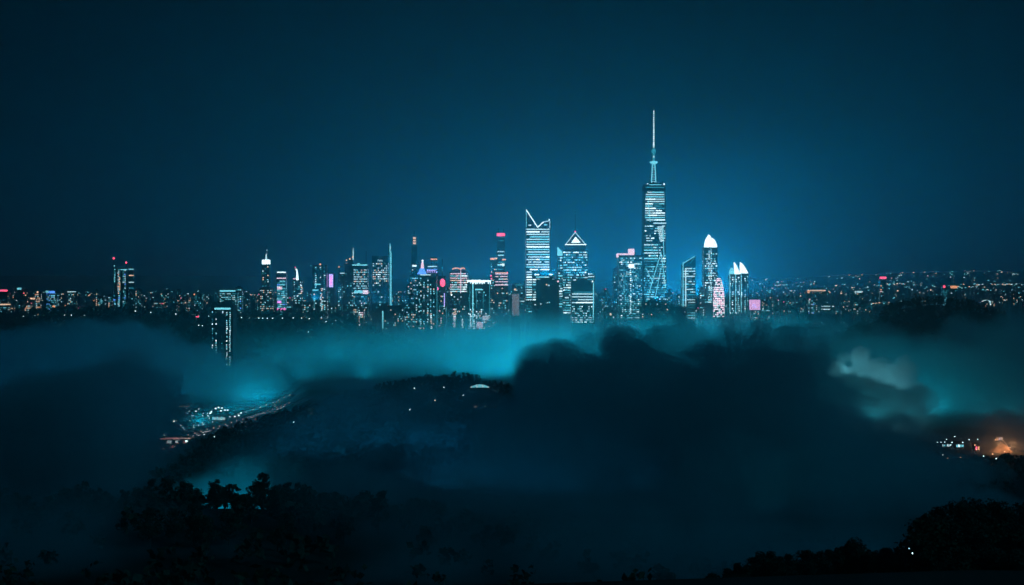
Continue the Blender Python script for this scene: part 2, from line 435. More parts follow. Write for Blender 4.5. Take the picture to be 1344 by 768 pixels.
class T:
    """a building: an Empty at its base; blocks and fittings are given in photo pixels at its distance"""
    def __init__(s, name, label, cat, pc, Y, rz=0.0, group=None, z=0.0):
        s.Y = Y; s.pc = pc; s.rz = rz; s.z = z; s.k = Y / F
        s.o = thing(name, label, cat, (PX(pc, Y), Y, z), rz, group)
    def X(s, px): return (px - s.pc) * s.k
    def Z(s, py): return PZ(py, s.Y) - s.z
    def dims(s, x0, x1, ratio):
        W = (x1 - x0) * s.k; a = abs(s.rz)
        wd = W / (math.cos(a) + ratio * math.sin(a)); return wd, wd * ratio
    def block(s, x0, x1, yt, yb=None, mat=G1, ratio=0.8, name='body', back=0.0, cap=True, slant=None):
        """yt / yb = photo rows of top and bottom; slant = (row at left, row at right) for a sloped roof"""
        wd, d = s.dims(x0, x1, ratio); cx = s.X((x0 + x1) / 2)
        z0 = 0.0 if yb is None else s.Z(yb); z1 = s.Z(yt)
        b = MB(); y0, y1 = -d / 2 + back, d / 2 + back
        P = [(cx - wd/2, y0), (cx + wd/2, y0), (cx + wd/2, y1), (cx - wd/2, y1)]
        if slant:
            zl, zr = s.Z(slant[0]), s.Z(slant[1])
            b.prism(P, z0, z1, mat, top=[(*P[0], zl), (*P[1], zr), (*P[2], zr), (*P[3], zl)])
        else:
            b.prism(P, z0, z1, mat)
            if cap:   # parapet and plant room
                pt = 0.04 * wd + 0.6
                b.box(cx - wd/2 - 0.4, cx + wd/2 + 0.4, y0 - 0.4, y0 + 0.9, z1 + 0.01, z1 + 1.4, mat)
                b.box(cx - wd*0.28, cx + wd*0.2, y0 + d*0.3, y1 - d*0.2, z1 + 0.01, z1 + 2.6 + pt, ROOF)
        s.last = (cx, wd, y0, y1, z0, z1)
        return b.build(name, s.o)
    def windows(s, yt, yb, pal=PALW, p=0.6, dz=6.3, ww=2.6, gap=1.2, hh=0.45, inset=1.5, sides=True, prow=1.0, run=0.0, xr=None, name='window_row'):
        """one child per lit floor; each floor's lit panes, broken up at random (run = chance to continue a lit stretch)"""
        cx, wd, y0, y1, z0, z1 = s.last
        za, zb = s.Z(yb), s.Z(yt); n = max(1, int((zb - za) / dz))
        for i in range(n):
            if R.random() > prow: continue
            zc = za + (i + 0.5) * (zb - za) / n; hgt = dz * hh
            b = MB()
            xl, xrr = (cx - wd/2 + inset, cx + wd/2 - inset) if xr is None else xr(zc)
            c = max(1, int((xrr - xl) / (ww + gap)))
            if xrr - xl < 1: continue
            st = (xrr - xl) / c; on = False; m = None
            pp = p * R.uniform(0.6, 1.35)
            for j in range(c):
                if on and R.random() < run: pass
                else:
                    on = R.random() < pp; m = pick(pal)
                if not on: continue
                a = xl + j * st + gap * 0.5; e = a + st - gap
                if run and R.random() < run: e = a + st
                h0, h1 = zc - hgt/2, zc + hgt/2 * R.uniform(0.7, 1.15)
                y = y0 - 0.25
                b.quad((a, y, h0), (e, y, h0), (e, y, h1), (a, y, h1), m)
            if sides:
                c2 = max(1, int((y1 - y0 - 2) / (ww + gap)))
                for sx in (-1, 1):
                    x = cx + sx * (wd/2 + 0.25)
                    for j in range(c2):
                        if R.random() > pp * 0.7: continue
                        a = y0 + 1 + j * (y1 - y0 - 2) / c2; e = a + ww; mm = pick(pal)
                        q = [(x, a, zc - hgt/2), (x, e, zc - hgt/2), (x, e, zc + hgt/2), (x, a, zc + hgt/2)]
                        b.quad(*(q if sx > 0 else q[::-1]), mm)
            if b.f: b.build(name, s.o)
    def columns(s, xs_, yt, yb, pal=PALW, p=0.75, dz=5.0, wpx=1.6, hh=0.6, name='window_column'):
        cx, wd, y0, y1, z0, z1 = s.last
        za, zb = s.Z(yb), s.Z(yt); n = max(2, int((zb - za) / dz))
        for x in xs_:
            b = MB(); xm = s.X(x); ww = wpx * s.k
            for i in range(n):
                if R.random() > p: continue
                zc = za + (i + .5) * (zb - za) / n; q = dz * hh / 2
                o = R.uniform(-.25, .25) * ww
                b.quad((xm - ww/2 + o, y0 - .25, zc - q), (xm + ww/2 + o, y0 - .25, zc - q), (xm + ww/2 + o, y0 - .25, zc + q), (xm - ww/2 + o, y0 - .25, zc + q), pick(pal))
            if b.f: b.build(name, s.o)
    def panel(s, x0, x1, y0_, y1_, mat, name='light_strip', dep=1.2, off=0.3, frame=False):
        """a lit box standing proud of the front face (photo pixels)"""
        cx, wd, y0, y1, z0, z1 = s.last
        b = MB(); b.box(s.X(x0), s.X(x1), y0 - off - dep, y0 - off, s.Z(y1_), s.Z(y0_), mat)
        return b.build(name, s.o)
    def strip(s, a, c, r, mat, name='light_strip', off=0.8, n=6):
        cx, wd, y0, y1, z0, z1 = s.last
        b = MB(); b.bar((s.X(a[0]), y0 - off, s.Z(a[1])), (s.X(c[0]), y0 - off, s.Z(c[1])), r * s.k, mat, n)
        return b.build(name, s.o)
    def mast(s, x, yt, yb, r, mat=G4, r2=None, name='antenna', y=None, n=6):
        b = MB(); yy = 0 if y is None else y
        b.bar((s.X(x), yy, s.Z(yb)), (s.X(x), yy, s.Z(yt)), r * s.k, mat, n, None if r2 is None else r2 * s.k)
        return b.build(name, s.o)
    def bead(s, x, y, r, mat, name='beacon', yy=None):
        cx, wd, y0, y1, z0, z1 = s.last
        b = MB(); q = r * s.k; zc = s.Z(y)
        b.lathe([(q*.35, zc - q), (q*.9, zc - q*.45), (q, zc), (q*.8, zc + q*.55), (q*.25, zc + q)], mat, 8, s.X(x), (y0 if yy is None else yy))
        return b.build(name, s.o)
    def glyphs(s, x0, x1, y0_, y1_, mat, n, name='sign_letters'):
        """a lit sign too small to read: a row of short strokes"""
        cx, wd, y0, y1, z0, z1 = s.last
        b = MB(); st = (x1 - x0) / n; yy = y0 - 0.9
        for i in range(n):
            a, c = s.X(x0 + i*st + .12*st), s.X(x0 + (i+1)*st - .2*st); lo, hi = s.Z(y1_), s.Z(y0_)
            k = R.randint(0, 2)
            b.box(a, a + (c-a)*.35, yy - .5, yy, lo, hi, mat)
            if k != 1: b.box(a + (c-a)*.36, c, yy - .5, yy, lo + (hi-lo)*(.62 if k else 0.02), lo + (hi-lo)*(.98 if k else .36), mat)
            else: b.box(a + (c-a)*.36, c, yy - .5, yy, lo + (hi-lo)*.3, lo + (hi-lo)*.66, mat)
        return b.build(name, s.o)

SKY_ = 'skyscraper'; OFF = 'office tower'; APT = 'apartment tower'

# ---- the supertall with the needle
t = T('skyscraper', 'tallest tower of all, tapering glass shaft with a long beaded needle on top', SKY_, 858, 3560)
k = t.k; hw = 15.2 * k; d2 = hw
zb, zt = t.Z(395), t.Z(251)
b = MB()
b.prism([(-hw*1.02, -d2), (hw*1.02, -d2), (hw*1.02, d2), (-hw*1.02, d2)], 0, zb, G1)
c = 0.22 * hw   # square foot to chamfered head: tapering triangular facets
foot = [(-hw, -d2), (hw, -d2), (hw, -d2+.5), (hw, d2-.5), (hw, d2), (-hw, d2), (-hw, d2-.5), (-hw, -d2+.5)]
head = [(-hw+c, -d2, zt), (hw-c, -d2, zt), (hw*.93, -d2+c, zt), (hw*.93, d2-c, zt), (hw-c, d2, zt), (-hw+c, d2, zt), (-hw*.93, d2-c, zt), (-hw*.93, -d2+c, zt)]
b.prism(foot, zb + .01, zt, G1, top=head); b.build('body', t.o)
t.last = (0, 2*hw, -d2, d2, 0, zt)
def clip(z):
    f = min(1, max(0, (z - zb) / (zt - zb))); return (-hw*.98 + c*f*.9*(.25 + .75*f), hw*.98 - c*f*.9*(.25 + .75*f))
t.windows(252, 291, [(WB, 2), (WH, 5), (CN, 3), (TL, 1)], 0.9, 5.6, 3.0, 0.7, .5, xr=clip, run=.85, sides=False)
t.windows(296, 318, PALW, 0.45, 6, 3, 1, .45, xr=clip, run=.5, sides=False)
t.windows(320, 345, PALW, 0.95, 6.5, 3, .8, .5, xr=lambda z: (-hw*.95, 4.0*k), run=.9, sides=False)
t.windows(320, 345, PALW, 0.5, 6.5, 3, 1, .45, xr=lambda z: (5*k, hw*.95), run=.4, sides=False)
t.windows(346, 394, [(WH, 2), (CN, 5), (TL, 5), (DM, 2)], 0.75, 5.6, 2.6, .8, .5, xr=lambda z: (-hw*.95, hw*.95), run=.5, sides=False)
for (a, q, r) in [((868.5, 300), (870, 345), .5), ((850, 385), (866, 332), .5), ((866, 332), (872, 378), .5), ((846, 352), (856, 372), .4), ((862, 345), (852, 320), .35), ((849, 262), (852, 292), .45), ((866, 352), (858, 392), .4)]:
    t.strip(a, q, r * .85, CN if r > .38 else TL)
b = MB()   # lit triangular facet under the sky lobby
y = -d2 - .6
for i in range(8):
    f0, f1 = i / 8, (i + .62) / 8
    L = lambda f: (t.X(861 + 4 * f), t.X(869.5 - 2.2 * f), t.Z(298 + 21 * f))
    a0, a1, az = L(f0); e0, e1, ez = L(f1)
    b.quad((e0, y, ez), (e1, y, ez), (a1, y, az), (a0, y, az), WH)
b.build('lit_facet', t.o)
t.panel(856, 873, 293, 294.6, WH, 'lobby_band'); t.panel(846, 850, 393, 396, TL, 'lobby_band')
b = MB(); b.lathe([(15.4*k, t.Z(251)+.02), (15.6*k, t.Z(246)), (14.6*k, t.Z(244.5)), (14.6*k, t.Z(242.5)), (6*k, t.Z(242)), (5*k, t.Z(240))], G4, 20); b.build('crown_ring', t.o)
t.panel(846, 870, 246.6, 247.8, TL, 'crown_light', off=.7*k); t.panel(850, 866, 243.4, 244.2, CN, 'crown_light', off=.2*k)
for xx in (849.2, 870.8): t.bead(xx, 242.3, 1.1, WB, yy=-8*k)
for xx in (846, 866, 868.5): t.mast(xx, 238, 243, .3, G4, name='roof_rod', y=-8*k)
b = MB()   # tapering lattice
for sx, sy in ((-1, -1), (1, -1), (1, 1), (-1, 1)):
    b.bar((sx*2.8*k, sy*2.8*k, t.Z(240)), (sx*1.6*k, sy*1.6*k, t.Z(214)), .45*k, CN, 5)
for i in range(8):
    z_ = t.Z(239 - i*3.1); rr = (2.7 - i*.14) * k
    b.box(-rr, rr, -rr, -rr + .5*k, z_, z_ + .5*k, CN if i % 2 else WH)
b.build('lattice_mast', t.o)
b = MB(); b.lathe([(2*k, t.Z(215.5)), (5.2*k, t.Z(214)), (5.4*k, t.Z(212.4)), (1.8*k, t.Z(211.5))], CN, 14); b.build('platform', t.o)
b = MB(); b.lathe([(1.4*k, t.Z(211.5)), (1.3*k, t.Z(202)), (2.9*k, t.Z(200)), (3.0*k, t.Z(196.5)), (1.2*k, t.Z(195.5))], TL, 12); b.build('platform', t.o)
t.bead(858, 206, 1.2, WH, 'lamp', yy=-1.6*k)
t.mast(858, 144.5, 195.5, .8, TL, .35, 'needle')
for i in range(18):
    t.bead(858, 193 - i*2.75, (1.15 - i*.022), WB if i % 3 else WH, 'needle_lamp', yy=-.6*k)

# ---- the tower with the V-cut crown
t = T('skyscraper', 'tall white-banded tower with a V-cut crown and a thin blade at its left corner', SKY_, 706, 3480)
t.block(690, 721.5, 299, None, G1, .8, cap=False)
t.windows(300, 395, [(WB, 3), (WH, 6), (CN, 2)], .93, 6.1, 3.4, .5, .5, run=.93)
t.windows(396, 418, PALD, .5, 6.5, 3, 1, .4, run=.5)
k = t.k; cx, wd, y0, y1, z0, z1 = t.last
b = MB()   # glass blade and crown screens
xl, xm, xr_ = t.X(690), t.X(706), t.X(721.5)
def slab(P, th, m):
    n = len(P); i = len(b.v); s_ = b.slot(m)
    b.v += [(x, y0 + .3, z) for x, z in P] + [(x, y0 + .3 + th, z) for x, z in P]
    b.f.append(tuple(range(i, i+n))); b.mi.append(s_); b.f.append(tuple(range(i+2*n-1, i+n-1, -1))); b.mi.append(s_)
    for j in range(n):
        q = (j+1) % n; b.f.append((i+q, i+j, i+n+j, i+n+q)); b.mi.append(s_)
slab([(xl, z1 + .02), (xm, z1 + .02), (xl, t.Z(276))], 3, G5)
slab([(xm, z1 + .05), (xr_, z1 + .05), (xr_, t.Z(290.5)), (t.X(713), t.Z(292))], 3, G5)
b.build('crown_screen', t.o)
t.strip((690.4, 276), (705.5, 299), .55, WB, 'crown_light'); t.strip((705.5, 299), (713, 292), .55, WB, 'crown_light'); t.strip((713, 292), (721.5, 290.3), .5, WH, 'crown_light')
t.strip((690.6, 277), (690.6, 299), .3, CN, 'crown_light'); t.strip((721.3, 290), (721.3, 300), .4, WH, 'crown_light')
t.panel(693.5, 697, 295.5, 297, WH, 'plant_lights'); t.panel(714, 718, 295, 296.5, CN, 'plant_lights')
t.bead(720.5, 289, .8, WB)
t.block(698, 727.5, 357, None, G1, .9, 'lower_wing', back=-4, cap=True)
t.windows(359, 408, [(WB, 2), (WH, 5), (CN, 2), (TL, 1)], .8, 6.0, 3.2, .6, .5, run=.88, prow=.9)

# ---- pyramid roof tower
t = T('skyscraper', 'broad white-windowed tower under a lit pyramid roof with a hair-thin aerial', SKY_, 753, 3560)
t.block(738, 771, 329, None, G1, .8, cap=False)
t.windows(330, 412, PALW, .72, 6.2, 2.6, .9, .5, run=.5)
k = t.k; cx, wd, y0, y1, z0, z1 = t.last
b = MB(); b.prism([(t.X(741), -11*k), (t.X(768), -11*k), (t.X(768), 11*k), (t.X(741), 11*k)], z1 + .02, t.Z(322), G1); b.build('upper_tier', t.o)
b = MB(); zz = t.Z(321.5); ap = (t.X(755), 0, t.Z(305))
P = [(t.X(742), -12*k, zz), (t.X(768), -12*k, zz), (t.X(768), 12*k, zz), (t.X(742), 12*k, zz)]
b.prism([(p[0], p[1]) for p in P], t.Z(322) + .02, zz, G2)
for i in range(4): b.tri(P[i], P[(i+1) % 4], ap, G2)
rf = b.build('pyramid_roof', t.o)
b = MB(); q = lambda a, f: tuple(a[i] + (ap[i] - a[i]) * f for i in range(3))
b.bar(q(P[0], -.03), ap, .55*k, WH); b.bar(q(P[1], -.03), ap, .55*k, WH)
b.bar((P[0][0]-1*k, P[0][1]-.8*k, zz), (P[1][0]+1*k, P[1][1]-.8*k, zz), .6*k, WB)
b.build('roof_edge_light', t.o)
b = MB(); c0 = (t.X(749), -9.2*k, t.Z(319)); c1 = (t.X(761.5), -9.2*k, t.Z(319)); b.tri((c0[0], -11.6*k, c0[2]), (c1[0], -11.6*k, c1[2]), (t.X(755.2), -6.2*k, t.Z(311)), WB); b.build('roof_window', t.o)
t.mast(755, 274, 305, .35, G4, .2); t.bead(755, 304, 1.0, RD, yy=0); t.bead(755, 276, .5, CN, yy=0); t.bead(755, 280, .5, CN, yy=0)
t.block(731.5, 742, 336, None, G1, .9, 'left_wing', back=-7, cap=False)
t.windows(337, 404, PALW, .7, 6.4, 2.6, 1, .5, run=.55)
b = MB(); cx, wd, y0, y1, z0, z1 = t.last
b.prism([(t.X(731.5), y0), (t.X(739.5), y0), (t.X(739.5), y1), (t.X(731.5), y1)], z1 + .02, t.Z(333), CN,
        top=[(t.X(731.5), y0, t.Z(324)), (t.X(739.5), y0, t.Z(333)), (t.X(739.5), y1, t.Z(333)), (t.X(731.5), y1, t.Z(324))]); b.build('lit_fin', t.o)
t.block(764, 780, 357, None, G1, .9, 'right_wing', back=-8)
t.windows(358, 400, PALW, .6, 6.4, 2.6, 1, .45, run=.6)

# ---- blocks standing before them
t = T('office_tower', 'plain dark slab with almost no lights standing before the V-crown tower', OFF, 719, 3380)
t.block(703.5, 733.5, 367.5, None, G4, .7); t.windows(372, 412, PALD, .07, 6, 2.4, 1.4, .5, prow=.8)
t.panel(716, 718, 373, 374.5, WM, 'sign'); t.panel(719, 721, 374, 375.5, WH, 'sign'); t.bead(732, 369.5, 1.3, PK)
t.panel(709, 710, 398, 400, WH, 'window_panel')
t = T('office_tower', 'boxy dark block with bright grid windows before the pyramid tower', OFF, 764, 3360)
t.block(749.5, 779.5, 369, None, G1, .7); t.windows(384, 399, PALW, .85, 6.5, 4, .6, .4, run=.93)
t.windows(401, 424, [(WB, 2), (WH, 5), (CN, 3)], .62, 4.8, 2.2, .9, .55)
t.strip((778.2, 371), (778.2, 420), .6, CN); t.bead(777, 369.5, 1.0, WB); t.panel(752, 777, 383, 384, TL)
t = T('office_tower', 'plain pale grey concrete slab with an even glow of its own, left of the V-crown tower', OFF, 676.5, 3370)
t.block(671, 682.5, 384.5, None, G3, .8); t.bead(676, 380, 1.4, WM)
b = MB(); b.box(t.X(672.2), t.X(681.3), t.last[2]-.9, t.last[2]-.3, t.Z(414), t.Z(386), glow('self_lit_concrete', (0.62, 0.62, 0.72), .30)); b.build('self_lit_face', t.o)  # wall plate whose emission stands in for light falling on the concrete
t = T('office_tower', 'thin tower outline with faint roof lights behind the pale grey slab', OFF, 682, 3700)
t.block(672, 688.5, 374, None, G5, .8); t.windows(376, 415, PALD, .3, 7, 3, 1.2, .35, run=.5); t.mast(688, 369, 375, .3); t.panel(676, 687, 373.5, 374.5, TL)

# ---- tower with pink block crown, beside the supertall
t = T('office_tower', 'teal glass tower topped by glaring pale pink blocks, left of the tallest tower', OFF, 823, 3500)
t.block(811, 842, 336, None, G1, .9); t.windows(338, 418, [(WB, 1), (WH, 2), (CN, 5), (TL, 6), (DM, 4)], .6, 4.8, 2.2, 1.0, .5, run=.25)
t.columns([826.5], 338, 412, [(WB, 2), (WH, 3)], .8, 5, 1.4)
t.block(804.5, 815, 350, None, G5, .9, 'left_wing', back=3, cap=False, slant=(353, 347)); t.windows(356, 418, PALD, .35, 6, 2.5, 1.2, .45)
t.last = (0, 30, -28, 28, 0, 0)
b = MB(); k = t.k; b.box(t.X(809), t.X(824), -24, 2, t.Z(338), t.Z(333), PK); b.build('lit_crown_block', t.o)
b = MB(); b.box(t.X(824.4), t.X(831.5), -24, 2, t.Z(337.5), t.Z(327), PK); b.build('lit_crown_block', t.o)
t.panel(831, 838, 346, 347.5, WH, off=.5); t.panel(824, 831, 347, 352, WB, 'sign', off=.5)
t = T('office_tower', 'low black wedge-roofed block between the grid block and the pink-crowned tower', OFF, 801, 3330)
t.block(792, 809, 404, None, G4, .7, slant=(404, 408), cap=False); t.panel(800, 802, 411, 414, WM, 'window_panel'); t.windows(408, 418, PALD, .15, 6)
t = T('office_block', 'low wide black block with a stepped roof at the foot of the tallest tower', 'office block', 870, 3320)
t.block(840, 899.5, 403.5, None, G4, .4); t.block(842, 878, 397.5, 403, G4, .35, 'roof_storey', cap=True)
t.last = (t.X(870), 59*t.k, -12*t.k, 0, 0, 0)
t.windows(405, 417, [(WH, 3), (WM, 3), (TL, 3)], .12, 5, 2.4, 1.6, .5, sides=False); 
for xx in (846, 852, 861, 872, 877): t.panel(xx, xx + 1, 398.5, 399.7, pick(PALM), 'window_panel', off=.6)

# ---- right group
t = T('skyscraper', 'tower with a slanting roof and a bright vertical line, right of the tallest tower', SKY_, 903, 3560)
t.block(895, 912, 345, None, G1, .9, cap=False, slant=(348, 336)); t.windows(351, 419, PALD + [(WH, 3)], .5, 6.3, 3, .9, .45, run=.75)
t.strip((899, 352), (899, 412), .75, WH); t.strip((895.6, 344), (895.6, 412), .5, CN); t.strip((895.5, 346), (911, 336.5), .4, CN); t.strip((905, 346), (911, 337.5), .35, TL)
t = T('skyscraper', 'slim tower crowned with three blazing white petals', SKY_, 931.5, 3620)
t.block(923, 940.5, 325, None, G1, 1.0, cap=False); t.windows(329, 398, PALW, .5, 6, 2.4, 1.1, .5, run=.2)
t.columns([929.5, 932], 326, 398, [(WB, 2), (WH, 4), (CN, 2)], .85, 5, 1.2)
k = t.k; cx, wd, y0, y1, z0, z1 = t.last
def petal(x0, x1, xt, yb, yt, dy, nm='crown_petal'):
    b = MB(); b.slot(WB); n = 8
    for i in range(n + 1):
        f = i / n; e = math.sqrt(max(0, 1 - f ** 1.7))
        xc0 = x0 + (xt - x0) * (1 - e); xc1 = x1 + (xt - x1) * (1 - e)
        zz = t.Z(yb + (yt - yb) * f); dd = (3.6 * e + .15) * k
        b.v += [(t.X(xc0), dy, zz), (t.X((xc0+xc1)/2), dy - dd, zz), (t.X(xc1) + .05, dy, zz), (t.X((xc0+xc1)/2), dy + dd, zz)]
    for i in range(n):
        for j in range(4):
            a = i*4 + j; c_ = i*4 + (j+1) % 4
            b.f.append((a, c_, c_+4, a+4)); b.mi.append(0)
    b.f.append((0, 3, 2, 1)); b.mi.append(0)
    return b.build(nm, t.o)
petal(923.2, 930, 929.5, 325, 310, -5*k); petal(931, 940.5, 932, 325, 312, -5*k); petal(927, 935.5, 930.5, 324, 307.5, 2*k)
t.block(917, 926, 378, None, G1, .8, 'podium_wing', back=-6); t.windows(380, 415, PALW, .5, 6, 2.4, 1, .5, run=.4)
t = T('skyscraper', 'rounded bullet-shaped tower ringed with pink and white light', SKY_, 943.5, 3440)
k = t.k; pr = [(7.2, 470), (7.2, 400), (7.0, 388), (6.0, 379), (4.6, 372), (3.2, 367), (1.6, 364.4), (.3, 363.7)]
b = MB(); b.lathe([(r*k, t.Z(y)) for r, y in pr if y < 470][:0] + [(7.2*k, 0)] + [(r*k, t.Z(y)) for r, y in pr[1:]], G1, 20); b.build('body', t.o, smooth=True)
RP_ = glow('ring_pink', (1.0, .66, .80), 3.0)
def rad(y):
    for (r1, a), (r2, c_) in zip(pr, pr[1:]):
        if a >= y >= c_: return r1 + (r2 - r1) * (a - y) / (a - c_)
    return .4
y = 416.0
while y > 364.5:
    b = MB(); n = 18; ry = rad(y) * k + .4; hz = t.Z(y); h2 = hz + 1.35 * k
    r2_ = rad(y - 1.35) * k + .4
    for j in range(n):
        if R.random() > (.93 if y < 404 else .6): continue
        a0 = 2*math.pi*j/n; a1 = 2*math.pi*(j+.86)/n; m = pick([(RP_, 5), (WB, 2), (WH, 1)])
        b.quad((ry*math.cos(a0), ry*math.sin(a0), hz), (ry*math.cos(a1), ry*math.sin(a1), hz), (r2_*math.cos(a1), r2_*math.sin(a1), h2), (r2_*math.cos(a0), r2_*math.sin(a0), h2), m)
    b.build('light_ring', t.o); y -= 2.35
for nm, lab, x0, x1, xt, yt, yb, lean in [
    ('skyscraper', 'small round-shouldered tower, left of the pair of blade-topped towers', 957, 963.5, 959, 351, 360, 0),
    ('skyscraper', 'blade-topped slim tower, the left one of the bright pair of white sails', 964.5, 970.8, 963, 344, 360, 1),
    ('skyscraper', 'blade-topped slim tower, the right one of the bright pair of white sails', 971.5, 981.5, 971, 344, 359, 1)]:
    t = T(nm, lab, SKY_, (x0+x1)/2, 3520); k = t.k
    t.block(x0, x1, yb, None, G1, 1.0, cap=False)
    t.columns([x0 + 1, (x0+x1)/2 + .6, x1 - 1.0], yb + 3, 412, PALW, .72, 5, 1.1)
    t.strip((x0 + .4, yb), (x0 + .4, 410), .35, CN)
    cx, wd, y0, y1, z0, z1 = t.last
    b = MB(); n = 9; mm = WB if lean else CN; b.slot(mm)
    for i in range(n + 1):
        f = i / n
        if lean: xa_ = xt + (x0 - .3 - xt) * (1-f)**1.2; xb_ = xt + .2 + (x1 - xt) * (1 - f) ** .62
        else: e = math.sqrt(1 - f*f); xm_ = (x0+x1)/2; xa_ = xm_ - (x1-x0)/2*e; xb_ = xm_ + (x1-x0)/2*e + .05
        zz = t.Z(yb + (yt - yb) * f) + .02
        dd = max(.3, wd * .32 * (1 - f))
        b.v += [(t.X(xa_), -dd, zz), (t.X(xb_), -dd, zz), (t.X(xb_), dd, zz), (t.X(xa_), dd, zz)]
    for i in range(n):
        for j in range(4):
            a = i*4+j; c_ = i*4+(j+1) % 4; b.f.append((a, c_, c_+4, a+4)); b.mi.append(0)
    b.f.append((3, 2, 1, 0)); b.mi.append(0); e = n*4; b.f.append((e, e+1, e+2, e+3)); b.mi.append(0)
    b.build('sail_crown', t.o)
t = T('office_tower', 'short block carrying a glowing magenta sign box, right end of the high-rises', OFF, 990, 3400)
t.block(985.5, 996, 407.5, None, G1, .9, cap=False); t.windows(408, 421, PALM, .6, 4.5, 2.2, 1, .55)
b = MB(); b.box(t.X(984), t.X(996.4), -14, 6, t.Z(406.8), t.Z(393.5), glow('sign_lilac', (1.0, .50, .95), 1.1)); b.build('sign_box', t.o)
t.last = (0, 20, -14, 6, 0, 0); t.glyphs(986, 992, 399, 404, VI, 2)

# ---- centre group
t = T('skyscraper', 'tower with a broad red sign along its flat top and red-lit storeys below', SKY_, 656, 3560)
t.block(652.5, 662.5, 313, None, G1, .9, cap=False); t.windows(328, 356, PALD, .4, 8, 3.4, .8, .35, run=.8)
t.panel(652, 662.8, 306.3, 310.2, RD, 'sign_panel'); t.panel(656, 661.5, 315.5, 316.5, TL); t.panel(653, 662, 330, 331, WH); t.panel(653.5, 660, 335, 336, WH)
t.mast(654, 300, 312, .3, G4); t.mast(661, 301, 312, .3, G4)
t.block(643.5, 653, 340, None, G1, .9, 'left_wing', back=-5, cap=False); t.windows(345, 412, PALM, .3, 6.5, 2.6, 1.2, .4)
t.panel(643.5, 649, 338.8, 341.2, OR, 'sign_panel'); t.panel(649.3, 652.6, 338.5, 340.6, WM, 'sign_panel'); t.bead(644.5, 362, 1.1, RD); t.bead(645, 366, 1.0, RD)
t.block(649.5, 667, 357.5, None, G1, .9, 'lower_body', back=-8); t.windows(358, 375, PALP + [(RD, 2)], .75, 5.5, 3, .8, .4, run=.75)
t.windows(377, 412, PALM, .32, 6, 2.4, 1.2, .5); t.panel(650, 667, 373.5, 374.7, PK); t.panel(650, 667, 357.8, 358.8, OR); t.panel(653, 661, 347, 348, WH); t.bead(666, 358, 1.0, RD)
t.panel(659, 664, 340.2, 342, OR, 'sign_panel'); t.panel(653, 657, 347, 349, CN, 'sign_panel'); t.panel(657, 662, 346.5, 348.5, WB, 'sign_panel')
t = T('office_tower', 'dark block with a dripping white crown of light along its roof edge', OFF, 629, 3380)
t.block(614, 644, 371, None, G1, .8, cap=False)
k = t.k; cx, wd, y0, y1, z0, z1 = t.last
b = MB(); x = 613.6
while x < 644:
    ww_ = R.uniform(.7, 1.6); lo = 370.2 + R.choice([0, .6, 1.2, 2.2, 3.0]); b.box(t.X(x), t.X(min(644.4, x + ww_)) - .05, y0 - 1.4, y0 + 4, t.Z(lo), t.Z(R.uniform(366.9, 368.3)), WB); x += ww_
b.build('crown_light', t.o)
t.strip((621, 373), (621, 428), .75, CN); t.strip((617, 376), (617, 430), .35, TL); t.strip((642.5, 372), (642.5, 412), .4, TL)
t.panel(624, 634, 379.2, 381, CN, 'sign_panel'); t.strip((625.5, 382), (625.5, 404), .3, TL); t.strip((634.5, 382), (634.5, 404), .3, TL)
t.windows(382, 404, PALD, .25, 6, 2.2, 1.6, .5); t.windows(405, 432, [(WB, 3), (WH, 4), (CN, 3), (WM, 1)], .4, 4.6, 2.6, 1, .55)
t.columns([618, 622.5], 412, 432, [(WB, 3), (WH, 2)], .9, 4, 2.0)
b = MB(); b.box(t.X(626), t.X(634), y0 - 7, y0 - .4, t.Z(431), t.Z(422.5), PK); b.box(t.X(633.5), t.X(641), y0 - 7.2, y0 - .5, t.Z(420), t.Z(414.5), glow('foyer_glow', (.75, .85, 1.0), 1.1)); b.build('lit_entrance', t.o)
t = T('apartment_tower', 'block with orange roof arcs and rows of pinkish windows, centre of the skyline', APT, 602, 3560)
t.block(590.5, 614, 357, None, G1, .8, cap=False); t.windows(358, 384, PALP + [(WH, 6), (CN, 3)], .85, 5.2, 2.8, .7, .5, run=.6)
t.windows(385, 420, PALM, .3, 6, 2.6, 1.4, .45)
for x0, x1 in ((594, 604), (605, 611)):
    b = MB(); k = t.k; n = 7
    for i in range(n):
        f = i / n; g_ = (i+.92)/n; hgt = lambda q: t.Z(353.4 - 2.2*math.sin(math.pi*min(1, q*.8+.15)))
        b.prism([(t.X(x0+(x1-x0)*f), t.last[2]), (t.X(x0+(x1-x0)*g_), t.last[2]), (t.X(x0+(x1-x0)*g_), t.last[2]+4), (t.X(x0+(x1-x0)*f), t.last[2]+4)], hgt(f) - 1.6*k, hgt(f), OR)
    b.build('roof_arc_light', t.o)
b = MB(); b.box(t.X(594), t.X(611), -10, 10, t.last[5] + .02, t.Z(355), G2); b.build('roof_storey', t.o)
t.strip((605, 352), (605, 385), .4, PK); t.columns([596, 597.5], 405, 430, PALP, .9, 4.2, 2.2); t.columns([607.5], 418, 431, [(WB, 1)], .95, 4, 2.0)
t.bead(592.5, 384.5, 1.0, WM); t.bead(593, 387, 1.1, WB)
t = T('office_tower', 'dark dotted tower with a pink obelisk on a blue glowing base atop', OFF, 561, 3400)
t.block(549, 573.5, 362, None, G1, .8, cap=False); t.columns([553, 557, 562, 566, 570], 364, 432, PALM, .5, 5.2, 1.5)
t.columns([566.5], 404, 432, [(WB, 2), (WM, 2)], .85, 4.2, 1.8); t.strip((574, 372), (574, 432), .4, TL); t.columns([551], 370, 432, PALD, .6, 5.5, 1.4)
t.panel(552, 566, 360.3, 361.6, WH); k = t.k; yy0 = t.last[2]
b = MB(); zb_, zt_ = t.Z(360), t.Z(352.5)
